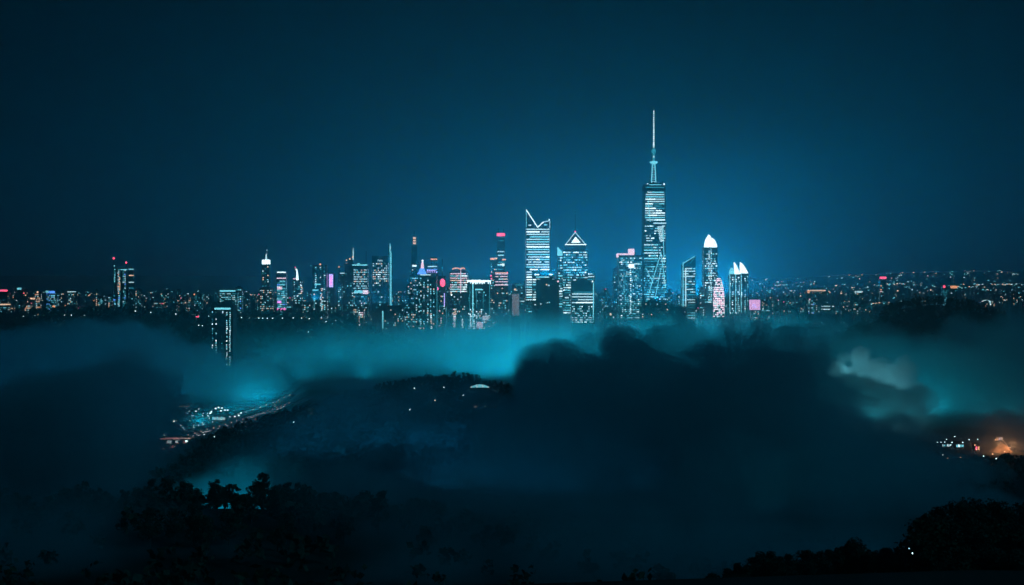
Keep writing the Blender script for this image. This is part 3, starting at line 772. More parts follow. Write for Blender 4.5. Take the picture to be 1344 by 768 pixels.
b.prism([(t.X(548), yy0+1), (t.X(560), yy0+1), (t.X(560), yy0+9*k), (t.X(548), yy0+9*k)], zb_, zt_, BL, top=[(t.X(552), yy0+3*k, zt_), (t.X(557), yy0+3*k, zt_), (t.X(557), yy0+6*k, zt_), (t.X(552), yy0+6*k, zt_)]); b.build('blue_plinth', t.o)
b = MB(); b.prism([(t.X(552.4), yy0+3.2*k), (t.X(556.8), yy0+3.2*k), (t.X(556.8), yy0+5.8*k), (t.X(552.4), yy0+5.8*k)], zt_ + .02, t.Z(343.5), PK, top=[(t.X(553.9), yy0+4*k, t.Z(343.5)), (t.X(556), yy0+4*k, t.Z(343.5)), (t.X(556), yy0+5*k, t.Z(343.5)), (t.X(553.9), yy0+5*k, t.Z(343.5))])
b.lathe([(.5*k, t.Z(343.4)), (1.3*k, t.Z(342.6)), (1.2*k, t.Z(341.8)), (.2*k, t.Z(341))], WB, 8, t.X(555), yy0 + 4.5*k); b.build('pink_obelisk', t.o)
t = T('office_tower', 'tower with stacked light bars and small blue-white sign behind the obelisk tower', OFF, 567.5, 3640)
t.block(560, 575.5, 349, None, G1, .8, cap=False); t.panel(565.5, 574, 339.6, 341.2, OR, off=-4); t.panel(562, 574, 349.3, 350.6, WH); t.glyphs(560.5, 574.5, 354.5, 358.5, VI, 6, 'sign_letters'); t.panel(560, 574.5, 353.3, 354, BL)
t.windows(362, 420, PALD, .4, 6.5); t.mast(566.5, 340, 350, .3); t.mast(573, 340, 350, .3)
t = T('office_tower', 'narrow tower with a round red sign and a smaller pink sign on its side', OFF, 580, 3500)
t.block(575.5, 585, 362, None, G1, .9, cap=False); t.windows(378, 432, PALP + [(TL, 6)], .3, 6, 2.2, 1.3, .5); t.strip((583.5, 385), (583.5, 402), .5, VI); t.strip((586.0, 402), (586.0, 428), .3, TL)
b = MB(); k = t.k; yy0 = t.last[2]
def disc(px_, py_, rx, rz_, m):
    n = 16; i = len(b.v); s_ = b.slot(m)
    for dy in (yy0 - 2.2, yy0 - .4):
        b.v += [(t.X(px_ + rx*math.cos(2*math.pi*j/n)), dy, t.Z(py_ + rz_*math.sin(2*math.pi*j/n))) for j in range(n)]
    b.f.append(tuple(range(i, i+n))); b.mi.append(s_)
    for j in range(n): b.f.append((i+j, i+n+j, i+n+(j+1) % n, i+(j+1) % n)); b.mi.append(s_)
disc(581.2, 371.2, 3.4, 5.4, RD); b.build('round_sign', t.o)
b = MB(); disc(573.4, 379, 2.5, 2.6, glow('sign_rose', (1.0, .15, .45), 2.2)); b.build('small_sign', t.o)
t.glyphs(578.8, 583.6, 368, 374, PK, 2); t.columns([580.5], 342, 358, [(DM, 3), (TL, 2)], .7, 5, 1.6)
t.mast(580.5, 340, 362, .5, G4)
t = T('office_tower', 'dark slender tower with a lit lantern top and red roof light', OFF, 543.8, 3620)
t.block(540.2, 547.6, 322, None, G4, 1.0, cap=False); t.windows(324, 356, PALD, .08, 7)
k = t.k; b = MB(); b.box(t.X(541.8), t.X(546.2), -2*k, 2*k, t.last[5] + .02, t.Z(311), G4); b.build('lantern', t.o)
for yy in (311.5, 315, 318.5): t.panel(542.2, 546, yy, yy + 2, WM, 'lantern_window', off=-1.6*k)
t.panel(541.5, 547, 348, 350, WB, 'sign_panel'); t.mast(543.5, 303, 311, .35, G4); t.bead(543.5, 304, .6, DM, yy=0)
t.block(538, 552, 362, None, G1, .8, 'lower_body', back=-4); t.windows(364, 432, PALM, .42, 5.6, 2.2, 1.3, .5)
t = T('office_tower', 'stepped dim building with scattered warm windows, left of the obelisk tower', OFF, 540, 3420)
t.block(531, 549, 388, None, G1, .8); t.windows(390, 430, PALM, .45, 5.5, 2.2, 1.2, .5); t.block(534.5, 541.5, 374, 387.5, G1, .8, 'upper_tier'); t.windows(375, 386, PALO, .7, 5, 2.2, 1, .5)
t = T('spire_tower', 'hair-thin pale spire tower, a single upright line of light', 'tower', 512.6, 3540)
t.block(511, 514.6, 331, None, G2, 1.0, cap=False); t.strip((513.2, 331), (513.2, 402), .7, CN); t.strip((511.5, 331), (511.5, 402), .35, TL); t.mast(512, 319.5, 331, .8, CN, .4, 'spire'); t.bead(512.4, 325, 1.0, WH, yy=0)
t = T('office_tower', 'flat-topped dark tower with a grid of warm-white windows beside the thin spire', OFF, 499.5, 3580)
t.block(489, 510, 336, None, G1, .8, cap=False); t.windows(345, 376, [(WH, 5), (WM, 3), (WB, 1), (TL, 2)], .72, 5.4, 2.4, 1.5, .5); t.glyphs(496.5, 503.5, 341.2, 343.4, WH, 4)
t.windows(378, 412, PALD, .18, 6.5)
t = T('office_tower', 'white-windowed tower with a jagged roof light bar and a thin aerial', OFF, 473.5, 3560)
t.block(464, 483, 349, None, G1, .8, cap=False); t.windows(353, 386, [(WH, 6), (WM, 1), (CN, 2)], .78, 5.4, 2.4, 1.2, .5)
t.panel(463, 483, 347.3, 348.8, CN, 'roof_light'); t.panel(470, 473, 345.6, 347, CN, 'roof_light'); t.mast(480.5, 330, 349, .28, G4)
t.panel(466, 482, 381.5, 384.5, CN); t.panel(477, 484, 381, 386, PK, 'sign_panel'); t.windows(388, 428, PALM, .35, 5.5, 2.2, 1.4, .5)
t = T('office_tower', 'dim tower with a white needle and a stair of warm roof lamps', OFF, 457, 3620)
t.block(453, 465, 346, None, G1, .9, cap=False); t.windows(358, 415, PALD, .3, 6, 2.2, 1.4, .5)
t.block(457, 464, 341, 345.8, G1, .9, 'roof_storey', cap=False); t.mast(463.6, 325.5, 341, .8, WH, .3, 'needle')
for x_, y_ in ((455, 341.5), (459.5, 340), (455.3, 346.5), (463.5, 337.5)): t.bead(x_, y_, 1.1, WM)
t = T('office_tower', 'low dim tower with lit roof line and red lamp, left of the white needle', OFF, 449.5, 3650)
t.block(444.5, 456, 358.5, None, G1, .9, cap=False); t.windows(360, 412, PALD, .35, 6, 2.2, 1.4, .5); t.panel(447, 455.5, 358.2, 359.3, WH); t.bead(445.6, 350.5, 1.0, OR); t.mast(445.6, 351, 358.5, .3)
t = T('office_tower', 'narrow tower with a glowing violet upright sign', OFF, 435.5, 3560)
t.block(431.5, 439.5, 358, None, G1, .9, cap=False); t.panel(432.4, 437.6, 360, 377, VI, 'sign_panel'); t.panel(433.6, 436.4, 362.5, 374.5, MG, 'sign_panel', off=1.6)
t.columns([433, 436], 380, 415, PALD, .6, 5.5, 1.4)
t = T('office_tower', 'tall dark tower with three strings of windows, right of the white sail top', OFF, 420, 3520)
t.block(411, 429.5, 348, None, G1, .8, cap=False); t.columns([415.5, 422, 427], 350, 420, PALD + [(WH, 3)], .7, 4.8, 1.6); t.columns([413.5], 385, 410, PALM, .8, 5, 1.8)
t.columns([423, 424.5], 378, 424, [(WM, 2), (WH, 3), (CN, 3)], .8, 4.2, 1.6); t.bead(421.3, 347, 1.3, OR); t.panel(411.5, 419, 380, 381.6, CN); t.panel(414, 422, 372.5, 374, CN); t.bead(409, 348.5, .5, CN)
t.block(419, 430, 383, None, G1, .8, 'lower_body', back=-5); t.windows(385, 424, PALW + [(WM, 5)], .6, 4.6, 2, 1, .55)
t = T('skyscraper', 'slim tower with a curved white sail standing on its roof', SKY_, 392, 3560)
t.block(385.5, 397, 368, None, G1, .9, cap=False); t.windows(369, 402, PALW, .45, 5.4, 2.2, 1.2, .5); t.columns([396.5], 374, 386, PALP, .85, 4.5, 2)
b = MB(); k = t.k; b.slot(WB); n = 8
for i in range(n + 1):
    f = i / n; xl_ = 388.6 + 1.0*f - 2.4*max(0, f - .75)*3.0; xr_2 = 391.8 - .6*f - 1.4*f*f; zz = t.Z(367.8 - 15*f)
    b.v += [(t.X(xl_), -1.2*k, zz), (t.X(max(xr_2, xl_ + .6)), -1.2*k, zz), (t.X(max(xr_2, xl_ + .6)), .6*k, zz), (t.X(xl_), .6*k, zz)]
for i in range(n):
    for j in range(4):
        a = i*4+j; c_ = i*4+(j+1) % 4; b.f.append((a, c_, c_+4, a+4)); b.mi.append(0)
b.f.append((3, 2, 1, 0)); b.mi.append(0); b.f.append((n*4, n*4+1, n*4+2, n*4+3)); b.mi.append(0)
b.build('sail_crown', t.o); t.panel(385.6, 389, 365.3, 366.6, PK); t.bead(387.5, 351, .7, RD, yy=0)
t = T('apartment_tower', 'blue-lit tower with pink bands and a floating white bar on top', APT, 369.8, 3500)
t.block(363.5, 376, 359, None, G5, .8, cap=False); t.panel(364.5, 376, 356.8, 358.2, WB, 'roof_light'); t.windows(368, 410, PALB, .85, 4.4, 2.4, .6, .62, run=.5)
t.panel(364, 376, 364.6, 366, PK); t.panel(364.5, 371, 376.5, 379.8, PK); t.panel(364.6, 376, 404.5, 407.2, glow('sign_pink', (1, .2, .6), 1.4)); t.panel(365, 370, 395, 398, MG)
t.windows(408, 414, [(CN, 1), (TL, 2)], .9, 4, 3, .3, .6, run=.8)
t = T('skyscraper', 'old-style stepped tower with a white glowing crown and a thin spire', SKY_, 349.3, 3560)
t.block(342, 358.5, 378.5, None, G1, .9); t.windows(380, 414, PALM, .5, 5, 2.2, 1.4, .5)
t.block(344.2, 354.6, 347, 378.2, G1, .9, 'shaft', cap=False); t.columns([346, 352.5], 349, 377, PALM, .6, 5, 1.5); t.columns([349.2], 349, 377, PALD, .35, 5, 1.4)
b = MB(); k = t.k
for x_, h_ in ((344.6, 341), (346.4, 343), (348, 340.4), (349.6, 342.6), (351.2, 340.6), (352.8, 341.2)): b.box(t.X(x_), t.X(x_ + 1.25), t.last[2] - .6, t.last[3], t.last[5] + .02, t.Z(h_), WB)
b.build('crown', t.o); t.mast(349.5, 333, 341, 1.3, WH, .5, 'spire'); t.mast(350.2, 321.5, 333, .45, G2, .2, 'spire_tip'); t.bead(350.3, 328.5, .7, WH, yy=0)
# ---- left group
t = T('apartment_tower', 'dark tower before the left hill, two-lobed roof, cyan light bar', APT, 294.5, 2620)
t.block(279.5, 308.5, 400, None, G4, .8, cap=False); cx, wd, y0, y1, z0, z1 = t.last; k = t.k
for x0, x1 in ((280, 289.5), (293, 306.5)):
    b = MB(); n = 8; P = [(x0 + (x1-x0)*(.5-.5*math.cos(math.pi*i/n)), 400 - (6 if x0 > 290 else 4)*math.sin(math.pi*i/n)**.6) for i in range(n+1)]
    i0 = len(b.v); s_ = b.slot(G4)
    b.v += [(t.X(p), y0 + 1, t.Z(q) + .03) for p, q in P] + [(t.X(p), y1 - 1, t.Z(q) + .03) for p, q in P]; m_ = len(P)
    b.f.append(tuple(range(m_))); b.mi.append(s_); b.f.append(tuple(range(2*m_-1, m_-1, -1))); b.mi.append(s_)
    for j in range(m_): b.f.append(((j+1) % m_, j, m_+j, m_+(j+1) % m_)); b.mi.append(s_)
    b.build('roof_lobe', t.o)
t.panel(284, 305, 403.9, 406.2, CN, 'light_bar'); t.columns([281.3, 286], 408, 470, PALW, .62, 4.2, 1.2); t.columns([300, 304.2], 409, 480, [(WB, 2), (WH, 5), (CN, 3)], .85, 3.6, 1.4); t.columns([293.5], 434, 470, PALD, .45, 4.2, 1.1); t.panel(294.3, 295.5, 408, 411, WH, 'window_panel')
t = T('apartment_tower', 'cyan-windowed block with a pale roof bar directly behind the dark two-lobed tower', APT, 301.5, 3300)
t.block(289.5, 313, 383, None, G1, .8, cap=False); t.panel(290.5, 310.5, 381, 383, CN, 'roof_light'); t.windows(384.5, 408, [(CN, 5), (WH, 3), (TL, 4)], .6, 4.2, 2.0, 1.1, .5)
t.block(309, 317.5, 377.5, None, G1, .8, 'rear_wing', back=8); t.windows(379, 412, PALB, .45, 5, 2.2, 1.2, .5)
t = T('apartment_tower', 'tallest tower of the left district, warm window column and two red lamps above', APT, 162, 3900)
t.block(150.5, 168, 352, None, G1, .8, cap=False); t.columns([157.5, 158.8], 353, 386, PALO, .9, 4.6, 1.6); t.columns([152.5], 353, 372, [(CN, 2), (TL, 2)], .95, 3.6, 1.5); t.columns([164, 166], 354, 410, PALB, .65, 5.2, 1.4); t.columns([152.5, 158], 387, 411, PALB, .8, 5.2, 2.2); t.panel(160.5, 169, 353.5, 354.6, CN)
t.block(168.2, 176, 356, None, G1, .8, 'balcony_wing', cap=False); 
for yy, mm in ((353, CN), (361, WM), (370, WH), (377.5, TL)): t.panel(170, 176.5, yy, yy + 1.2, mm, 'balcony_light')
t.windows(385, 411, PALM, .35, 6, 2.2, 1.4, .4); t.mast(149.4, 338, 352, .35, y=0); t.bead(149.3, 339, 1.5, RD, yy=0); t.mast(165.6, 344, 352, .35); t.bead(165.6, 344.5, 1.5, RD, yy=0); t.bead(151, 349, .9, CN)
for (x0, x1, yt, Y, pal, pp, lab, extra) in [
    (33, 42, 399, 3800, PALO, .9, 'squat block with a full face of warm windows at far left', None),
    (46, 54, 384, 3900, PALO, .75, 'warm-windowed tower with a lamp-lit roof ledge at far left', 'ledge'),
    (89, 101, 382, 4000, PALM, .3, 'dim slab with a pale roof line and stray lights, left district', 'line'),
    (125.5, 128.5, 381, 3900, PALO, .7, 'pencil-thin block with one column of warm windows, left district', None),
    (128.8, 137, 390, 3850, PALM, .5, 'small block with bunched white windows right of the pencil-thin block', None),
    (142, 147.5, 388, 3900, PALO, .85, 'small square tower glowing warm, left of the tallest left-district tower', None),
    (62, 76, 383, 4000, PALB, .6, 'block with a blue floodlit top at far left', 'blue'),
    (255, 265.5, 386, 3900, PALD, .6, 'dark block with a red sign near its foot, left of the two-lobed tower', 'red'),
    (178, 186, 380, 4100, PALM, .5, 'dim block right of the tallest left-district tower', None),
    (443, 449, 372, 3480, PALD, .5, 'low teal-dotted block under the lamp-stair tower', None),
    (470, 478, 405, 3420, PALP, .9, 'little block glowing with pink-white window bars', None),
    (501, 531, 404, 3400, PALM, .18, 'wide low dark block with a bright pole at its left edge', 'pole'),
    (519, 531, 403, 3440, PALM, .5, 'low block with a lit sign and a mauve light column', 'mauve'),
    (640, 650, 386, 3420, PALM, .45, 'narrow dim block beside the dripping-crown block', None),
    (785, 800, 386, 4200, PALD, .3, 'faint far block between the grid block and the pink-crowned tower', None),
    (399, 411, 398, 3450, PALM, .3, 'squat dark block with a red-orange foot light', 'foot')]:
    t = T('building', lab, 'building', (x0+x1)/2, Y); t.block(x0, x1, yt, None, R.choice([G1, G2, G5]), .8)
    t.windows(yt + 1.5, 416 if Y > 3600 else 428, pal, pp, 4.8, 2.2, 1.1, .55)
    if extra == 'ledge': t.bead(50.5, 383.5, 1.4, WM); t.panel(41, 47, 391, 393, WM)
    if extra == 'line': t.panel(90, 101, 382.5, 383.5, WH)
    if extra == 'blue': t.panel(62, 66, 381.8, 384, CN); t.panel(66, 74, 382, 385, BL, dep=2); t.panel(69, 74, 387.5, 388.8, CN)
    if extra == 'red': t.panel(258, 262, 412, 417, RD, 'sign_panel'); t.bead(256, 386.5, 1.1, OR)
    if extra == 'pole': t.strip((503.5, 408), (503.5, 432), .8, CN); t.bead(508, 431, .9, WH)
    if extra == 'mauve': t.panel(520, 528, 407, 413, WM, 'sign_panel'); t.strip((531, 415), (531, 432), 1.2, PK); t.strip((531.5, 405), (531.5, 415), .4, CN)
    if extra == 'foot': t.panel(396, 400, 416, 420, OR, 'sign_panel')
# ---- signs and right side
t = T('building', 'low block with a long red sign strip at the left edge of the city', 'building', 4, 4000); t.block(-8, 12, 383, None, G1, .6); t.panel(-4, 12, 380.2, 382.6, RD, 'sign_panel'); t.windows(388, 410, PALM, .4, 5, 2.4, 1.2, .5); t.panel(0, 16, 398.8, 400.4, WM)
t = T('building', 'low block with a small cyan roof sign near the left edge of the city', 'building', 25.5, 4100); t.block(21, 30, 381, None, G1, .6); t.panel(23, 28.5, 377.8, 380.4, CN, 'sign_panel', off=-3); t.windows(386, 405, PALD, .35, 5)
t = T('hall', 'long low pale hall with a sloping lit roof, left district behind the hill', 'hall', 84, 3700); t.block(75, 92, 402, None, G3, .5, slant=(404, 401), cap=False); t.bead(72, 403, 2.2, OR)
t = T('hall', 'pale curved-roof hall glowing faintly, right of the tallest left-district tower', 'hall', 200, 3750); t.block(189, 211, 407, None, G3, .5, slant=(408, 406), cap=False); t.panel(190, 196, 408, 411, WH)
t = T('office_tower', 'tower with a red rooftop sign beyond the right hill', OFF, 1158, 4600); t.block(1154.3, 1162.5, 369, None, G1, .9, cap=False); t.panel(1154, 1162.6, 363.2, 366.2, RD, 'sign_panel', off=-4); t.windows(371, 398, PALD, .3, 6.5, 2.6, 1.4, .4); t.columns([1155.5], 374, 384, [(OR, 2), (PK, 1)], .9, 6, 2); t.mast(1155, 366, 369, .5); t.mast(1161.5, 366, 369, .5)
t = T('office_tower', 'dark tower with an orange lit cap and an aerial, right of the hill top', OFF, 1250.5, 4600); t.block(1246, 1254.8, 375, None, G4, .9, cap=False); t.panel(1246, 1254.8, 375.2, 378.5, OR, 'sign_panel'); t.mast(1247.6, 363, 375, .35); t.bead(1247.7, 363.5, .8, WH, yy=0); t.windows(380, 402, PALD, .12, 7)
t = T('office_tower', 'teal tower with a red corner lamp left of the orange-capped tower', OFF, 1239.5, 4700); t.block(1236, 1243, 376, None, G1, .9, cap=False); t.panel(1237, 1239.6, 374.5, 378, RD, 'sign_panel'); t.windows(380, 402, [(TL, 3), (CN, 1)], .6, 6, 2.6, 1.2, .5)
t = T('building', 'block outlined by a thick white frame, left of the red rooftop sign', 'building', 1125.5, 4700); t.block(1121, 1130.4, 383, None, G1, .8, cap=False); t.panel(1121, 1123.3, 382, 392, WH, 'frame_light'); t.panel(1127.8, 1130.4, 382, 390, WH, 'frame_light'); t.panel(1123.35, 1127.75, 382, 384.2, WH, 'frame_light')
t = T('building', 'low hall under a warm arc of lamps, right of the high-rises', 'building', 1070, 5200); t.block(1057, 1083, 382.5, None, G2, .6, cap=True); t.panel(1058, 1061, 381, 384.5, OR); t.panel(1061, 1082, 380.6, 382.2, WM); t.windows(383, 386, PALO, .7, 6)
t = T('building', 'slim block with thin vertical lights right of the magenta sign', 'building', 1063, 3900); t.block(1060, 1068, 393, None, G1, .9, cap=False); t.columns([1061.2, 1065, 1067], 394, 412, PALB, .8, 4.5, 1.2); t.bead(1062, 393, .9, PK)
t = T('building', 'low wide block with two bands of white windows right of the magenta sign', 'building', 1084, 3900); t.block(1079, 1089, 399, None, G1, .8); t.windows(400, 408, [(WH, 2), (WB, 1)], .85, 6, 2.6, 1, .4, run=.5)
# ------------------------------------------------------------------ nameless small blocks that fill the city
def filler(x0, x1, yt, Y, pal, p, label, group, ybot=430, mat=None):
    k = Y / F; b = MB(); mat = mat or R.choice([G1, G1, G4, G5])
    wd = (x1 - x0) * k; d = wd * R.uniform(.6, .9); h = PZ(yt, Y)
    b.box(-wd/2, wd/2, -d/2, d/2, 0, h, mat)
    kind = R.random()
    if kind < .4: b.box(-wd*.3, wd*.15, -d*.2, d*.3, h + .02, h + R.uniform(2, 6), ROOF)
    elif kind < .65: b.box(-wd*.36, wd*.36, -d*.36, d*.36, h + .02, h + R.uniform(4, 12), mat)
    elif kind < .8: b.bar((wd*.2, 0, h), (wd*.2, 0, h + R.uniform(8, 18)), .5, G4, 5)
    z = PZ(ybot, Y); dz = R.uniform(4.4, 6.5); ww = R.uniform(1.8, 2.8)
    if R.random() < .25: pal = [(pick(pal), 5)] + pal
    colw = R.random() < .35; on_cols = None
    n = max(1, int((wd - 2) / (ww + 1.4)))
    if colw: on_cols = set(R.sample(range(n), max(1, n // 2)))
    while z < h - 2:
        pr = p * R.uniform(.3, 1.6)
        for j in range(n):
            q = pr if not colw else (min(.95, p * 1.8) if j in on_cols else p * .15)
            if R.random() < q:
                a = -wd/2 + 1 + j * (wd - 2) / n
                b.quad((a, -d/2 - .25, z), (a + ww, -d/2 - .25, z), (a + ww, -d/2 - .25, z + dz*.5), (a, -d/2 - .25, z + dz*.5), pick(pal))
        for sx in (-1, 1):
            for j in range(max(1, int(d / 5))):
                if R.random() < pr * .6:
                    a = -d/2 + 1 + j*5; x = sx*(wd/2 + .25); q_ = [(x, a, z), (x, a+ww, z), (x, a+ww, z+dz*.5), (x, a, z+dz*.5)]
                    b.quad(*(q_ if sx > 0 else q_[::-1]), pick(pal))
        z += dz
    if R.random() < .45:
        mm = R.choice([WM, WH, CN, WB, OR, RD]) ; xx = R.uniform(-wd*.3, wd*.3); b.box(xx, xx + R.uniform(1.6, 4.5), -d/2 - 1.2, -d/2 - .3, h - 3, h - 1.2, mm)
    o = b.build('building', loc=(PX((x0 + x1)/2, Y), Y, 0)); tag(o, label, 'building', group)
def fill_zone(n, xa, xb, ta, tb, Ya, Yb, pal, p, label, group, wmin=4, wmax=10, ybot=425):
    for i in range(n):
        x = xa + (xb - xa) * (i + R.random()) / n; w_ = R.uniform(wmin, wmax)
        yt = ta + (tb - ta) * (R.random() ** .8)
        filler(x - w_/2, x + w_/2, yt, R.uniform(Ya, Yb), pal, p * R.uniform(.5, 1.3), label, group, ybot)
g1 = 'small distant blocks of the left district'
fill_zone(34, 0, 280, 384, 404, 4000, 4900, PALO, .22, 'small distant block with sparse lights in the left district behind the dark hill', g1, 4, 10, 414)
fill_zone(14, 205, 345, 376, 402, 4000, 5000, PALM, .28, 'small distant block between the left-district towers and the spired tower', 'distant blocks left of the spired tower', 4, 9, 416)
g2 = 'nameless blocks among the left high-rises'
fill_zone(40, 330, 545, 378, 412, 3720, 4300, PALM, .34, 'nameless low block wedged among the left high-rises', g2, 5, 11, 428)
g3 = 'nameless blocks among the central skyscrapers'
fill_zone(36, 545, 700, 374, 412, 3720, 4200, PALM, .36, 'nameless low block behind the central towers', g3, 5, 11, 432)
fill_zone(30, 700, 880, 374, 412, 3760, 4300, PALD, .34, 'nameless dim block between the V-crown tower and the tallest tower', 'nameless blocks right of centre', 5, 10, 428)
fill_zone(18, 880, 1010, 384, 414, 3760, 4300, PALW, .32, 'nameless block at the feet of the petal-crowned and blade-topped towers', 'nameless blocks in the right group', 4, 9, 425)
g4 = 'far small blocks right of the high-rises'
fill_zone(26, 1000, 1150, 383, 406, 4000, 4800, PALM, .3, 'far small block with sparse lights right of the high-rises', g4, 4, 8, 412)
fill_zone(22, 1150, 1344, 381, 398, 4300, 5000, PALO, .25, 'far small block on the right beyond the dark hill', 'far small blocks beyond the right hill', 3, 8, 402)

# ------------------------------------------------------------------ uncountable far lights on the plain and hills
def hit(px, py, Y0=1200.0, Y1=16000.0):
    """where the sight line through a photo point meets the ground"""
    Y = Y0; st = 40.0
    while Y < Y1:
        if PZ(py, Y) <= gz(PX(px, Y), Y): return Y
        Y += st; st = 20 + Y * .01
    return None
FW = glow('far_lamp_warm', (1.0, .70, .50), 3.5); FO = glow('far_lamp_orange', (1.0, .48, .30), 3.2); FC = glow('far_lamp_pale', (.5, .92, 1.0), 3.5); FT = glow('far_lamp_teal', (.15, .75, .85), 3.0)
b = MB(); lamps = [(FW, 6), (FO, 2), (FC, 7), (FT, 4)]
dimp = [(WM, 3), (FT, 5), (CN, 4), (WH, 3)]
def far_light(px, py, big=1.0):
    Y = R.uniform(7000, 9800); x = PX(px, Y); g_ = gz(x, Y); k = Y / F
    s_ = k * R.uniform(.35, .75) * big; z = max(g_ + 2, PZ(py, Y))
    m = pick(lamps if R.random() < .55 else dimp)
    b.box(x - s_, x + s_ * R.uniform(.6, 2.2), Y, Y + 6, g_, z - s_*1.2, G4)
    b.box(x - s_, x + s_ * R.uniform(.6, 1.8), Y - .5, Y + 5, z - s_*.7, z + s_*.7, m)
for i in range(330): far_light(R.uniform(-10, 700), 383 + 16 * R.random()**1.3)
for i in range(340): far_light(R.uniform(985, 1350), 372.5 + 25 * R.random()**1.2)
for i in range(70): far_light(R.uniform(700, 985), R.uniform(384, 400))
for (xa, xb, ya) in [(1250, 1284, 377), (1308, 1338, 373.5), (1165, 1190, 372.5), (1310, 1344, 390), (1018, 1034, 374.5), (1290, 1330, 381)]:
    x = xa
    while x < xb: far_light(x, ya + R.uniform(-.8, .8), 1.1); x += R.uniform(1.2, 3.0)
tag(b.build('distant_city_lights'), 'countless tiny lights of far suburbs under the horizon', 'city lights', kind='stuff')

# stadium dome on the right
Yd = 5200; t = T('stadium_dome', 'glowing white dome of a stadium at the far right', 'stadium', 1294.5, Yd); k = t.k
zz = t.Z(400.5); b = MB(); b.lathe([(9*k, 0), (9*k, zz), (8.2*k, zz + .02)], G2, 24); b.build('base', t.o)
b = MB(); N = 24
for i in range(5):
    a0, a1 = math.pi/2*i/5, math.pi/2*(i+.86)/5
    for j in range(N):
        if R.random() < .22: continue
        u0, u1 = 2*math.pi*j/N, 2*math.pi*(j+.9)/N; rr = 8.2*k; hh = 6.8*k
        P = lambda a, u: (rr*math.cos(a)*math.cos(u), rr*math.cos(a)*math.sin(u), zz + .1 + hh*math.sin(a))
        b.quad(P(a0, u0), P(a0, u1), P(a1, u1), P(a1, u0), WB if R.random() < .6 else CN)
b.build('lit_panels', t.o)
b = MB(); b.lathe([(8.0*k*math.cos(a*math.pi/20), zz + .1 + 6.6*k*math.sin(a*math.pi/20)) for a in range(0, 10)], G2, 24); b.build('dome', t.o)

# ------------------------------------------------------------------ street lamps dotted over the dark slopes
def make_lamp(label, m, group, h=8.0, r=.75):
    o = thing('street_lamp', label, 'street lamp', (0, 0, 0), 0, group)
    b = MB(); b.bar((0, 0, 0), (0, 0, h), .12, G4, 6, .08); b.bar((0, 0, h), (0, -1.6, h + .4), .07, G4, 5); b.build('pole', o)
    b = MB(); q = min(1.0, r*1.3); b.lathe([(r*.5, h - r*.6), (r, h - r*.1), (r*.8, h + .35*q), (r*.2, h + .7*q)], m, 8, 0, -1.6); b.build('lamp_head', o)
    return o
def scatter_lamps(proto, pts, h):
    first = True
    for (px, py) in pts:
        Y = hit(px, py + .1)
        if Y is None or Y > 3400: continue
        x = PX(px, Y); loc = (x, Y, gz(x, Y))
        if first: proto.location = loc; first = False
        else: copy_thing(proto, loc)
hill_pts = [(23, 422), (31, 423), (31, 430), (38, 431), (46, 429), (39, 422), (57, 421), (62, 420), (81, 423), (94, 423), (70, 430), (81, 431), (85, 430), (111, 423), (3, 412), (231, 427), (237, 426), (252, 425), (272, 428), (274, 424), (261, 441), (266, 441), (317, 429), (326, 427), (327, 436), (351, 435), (371, 425), (198, 424), (206, 418), (340, 436), (345, 429), (358, 434), (406, 434), (418, 431), (428, 430), (405, 443), (436, 443), (190, 419), (150, 414), (178, 416), (300, 420), (385, 428), (396, 434)]
lm = glow('lamp_head_pale', (.6, .95, 1.0), 5.0)
scatter_lamps(make_lamp('street lamp alight on the dark wooded hill before the left district', lm, 'lamps on the left hill', 9, 1.0), hill_pts, 9)
lw = glow('lamp_head_warm', (1.0, .62, .38), 5.0)
scatter_lamps(make_lamp('lamp alight among the trees of the middle wooded hill', lm, 'lamps on the middle hill', 9, .55), [(544, 524), (583, 524), (538, 560), (608, 533), (386, 567), (496, 551), (353, 568), (282, 585), (423, 565)], 9)
scatter_lamps(make_lamp('warm lamp on the middle wooded hill, near a small lit house', lw, 'warm lamps on the middle hill', 9, .6), [(501.5, 552), (571, 541), (410, 548)], 9)
# beyond-hill yellow slope lamps on the right
for (px, py, m, s_) in [(1146, 398.4, WM, 1.5), (1150, 398, WM, 1.4), (1154, 397.4, WM, 1.3), (1144, 399, CN, 1.3), (1160, 398.6, CN, 1.0), (1173, 397.6, CN, 1.0)]:
    Y = 3300; o = thing('floodlight_mast', 'floodlight just over the brow of the right hill', 'floodlight', (PX(px, Y), Y, 0), 0, 'floodlights behind the right hill'); k = Y / F
    b = MB(); b.bar((0, 0, 0), (0, 0, PZ(py, Y)), .4, G4, 6, .2); b.build('pole', o)
    b = MB(); z = PZ(py, Y); b.box(-s_*k*.8, s_*k*.8, -1.5, -.4, z - .4*k, z + .4*k, m); b.build('lamp_head', o)

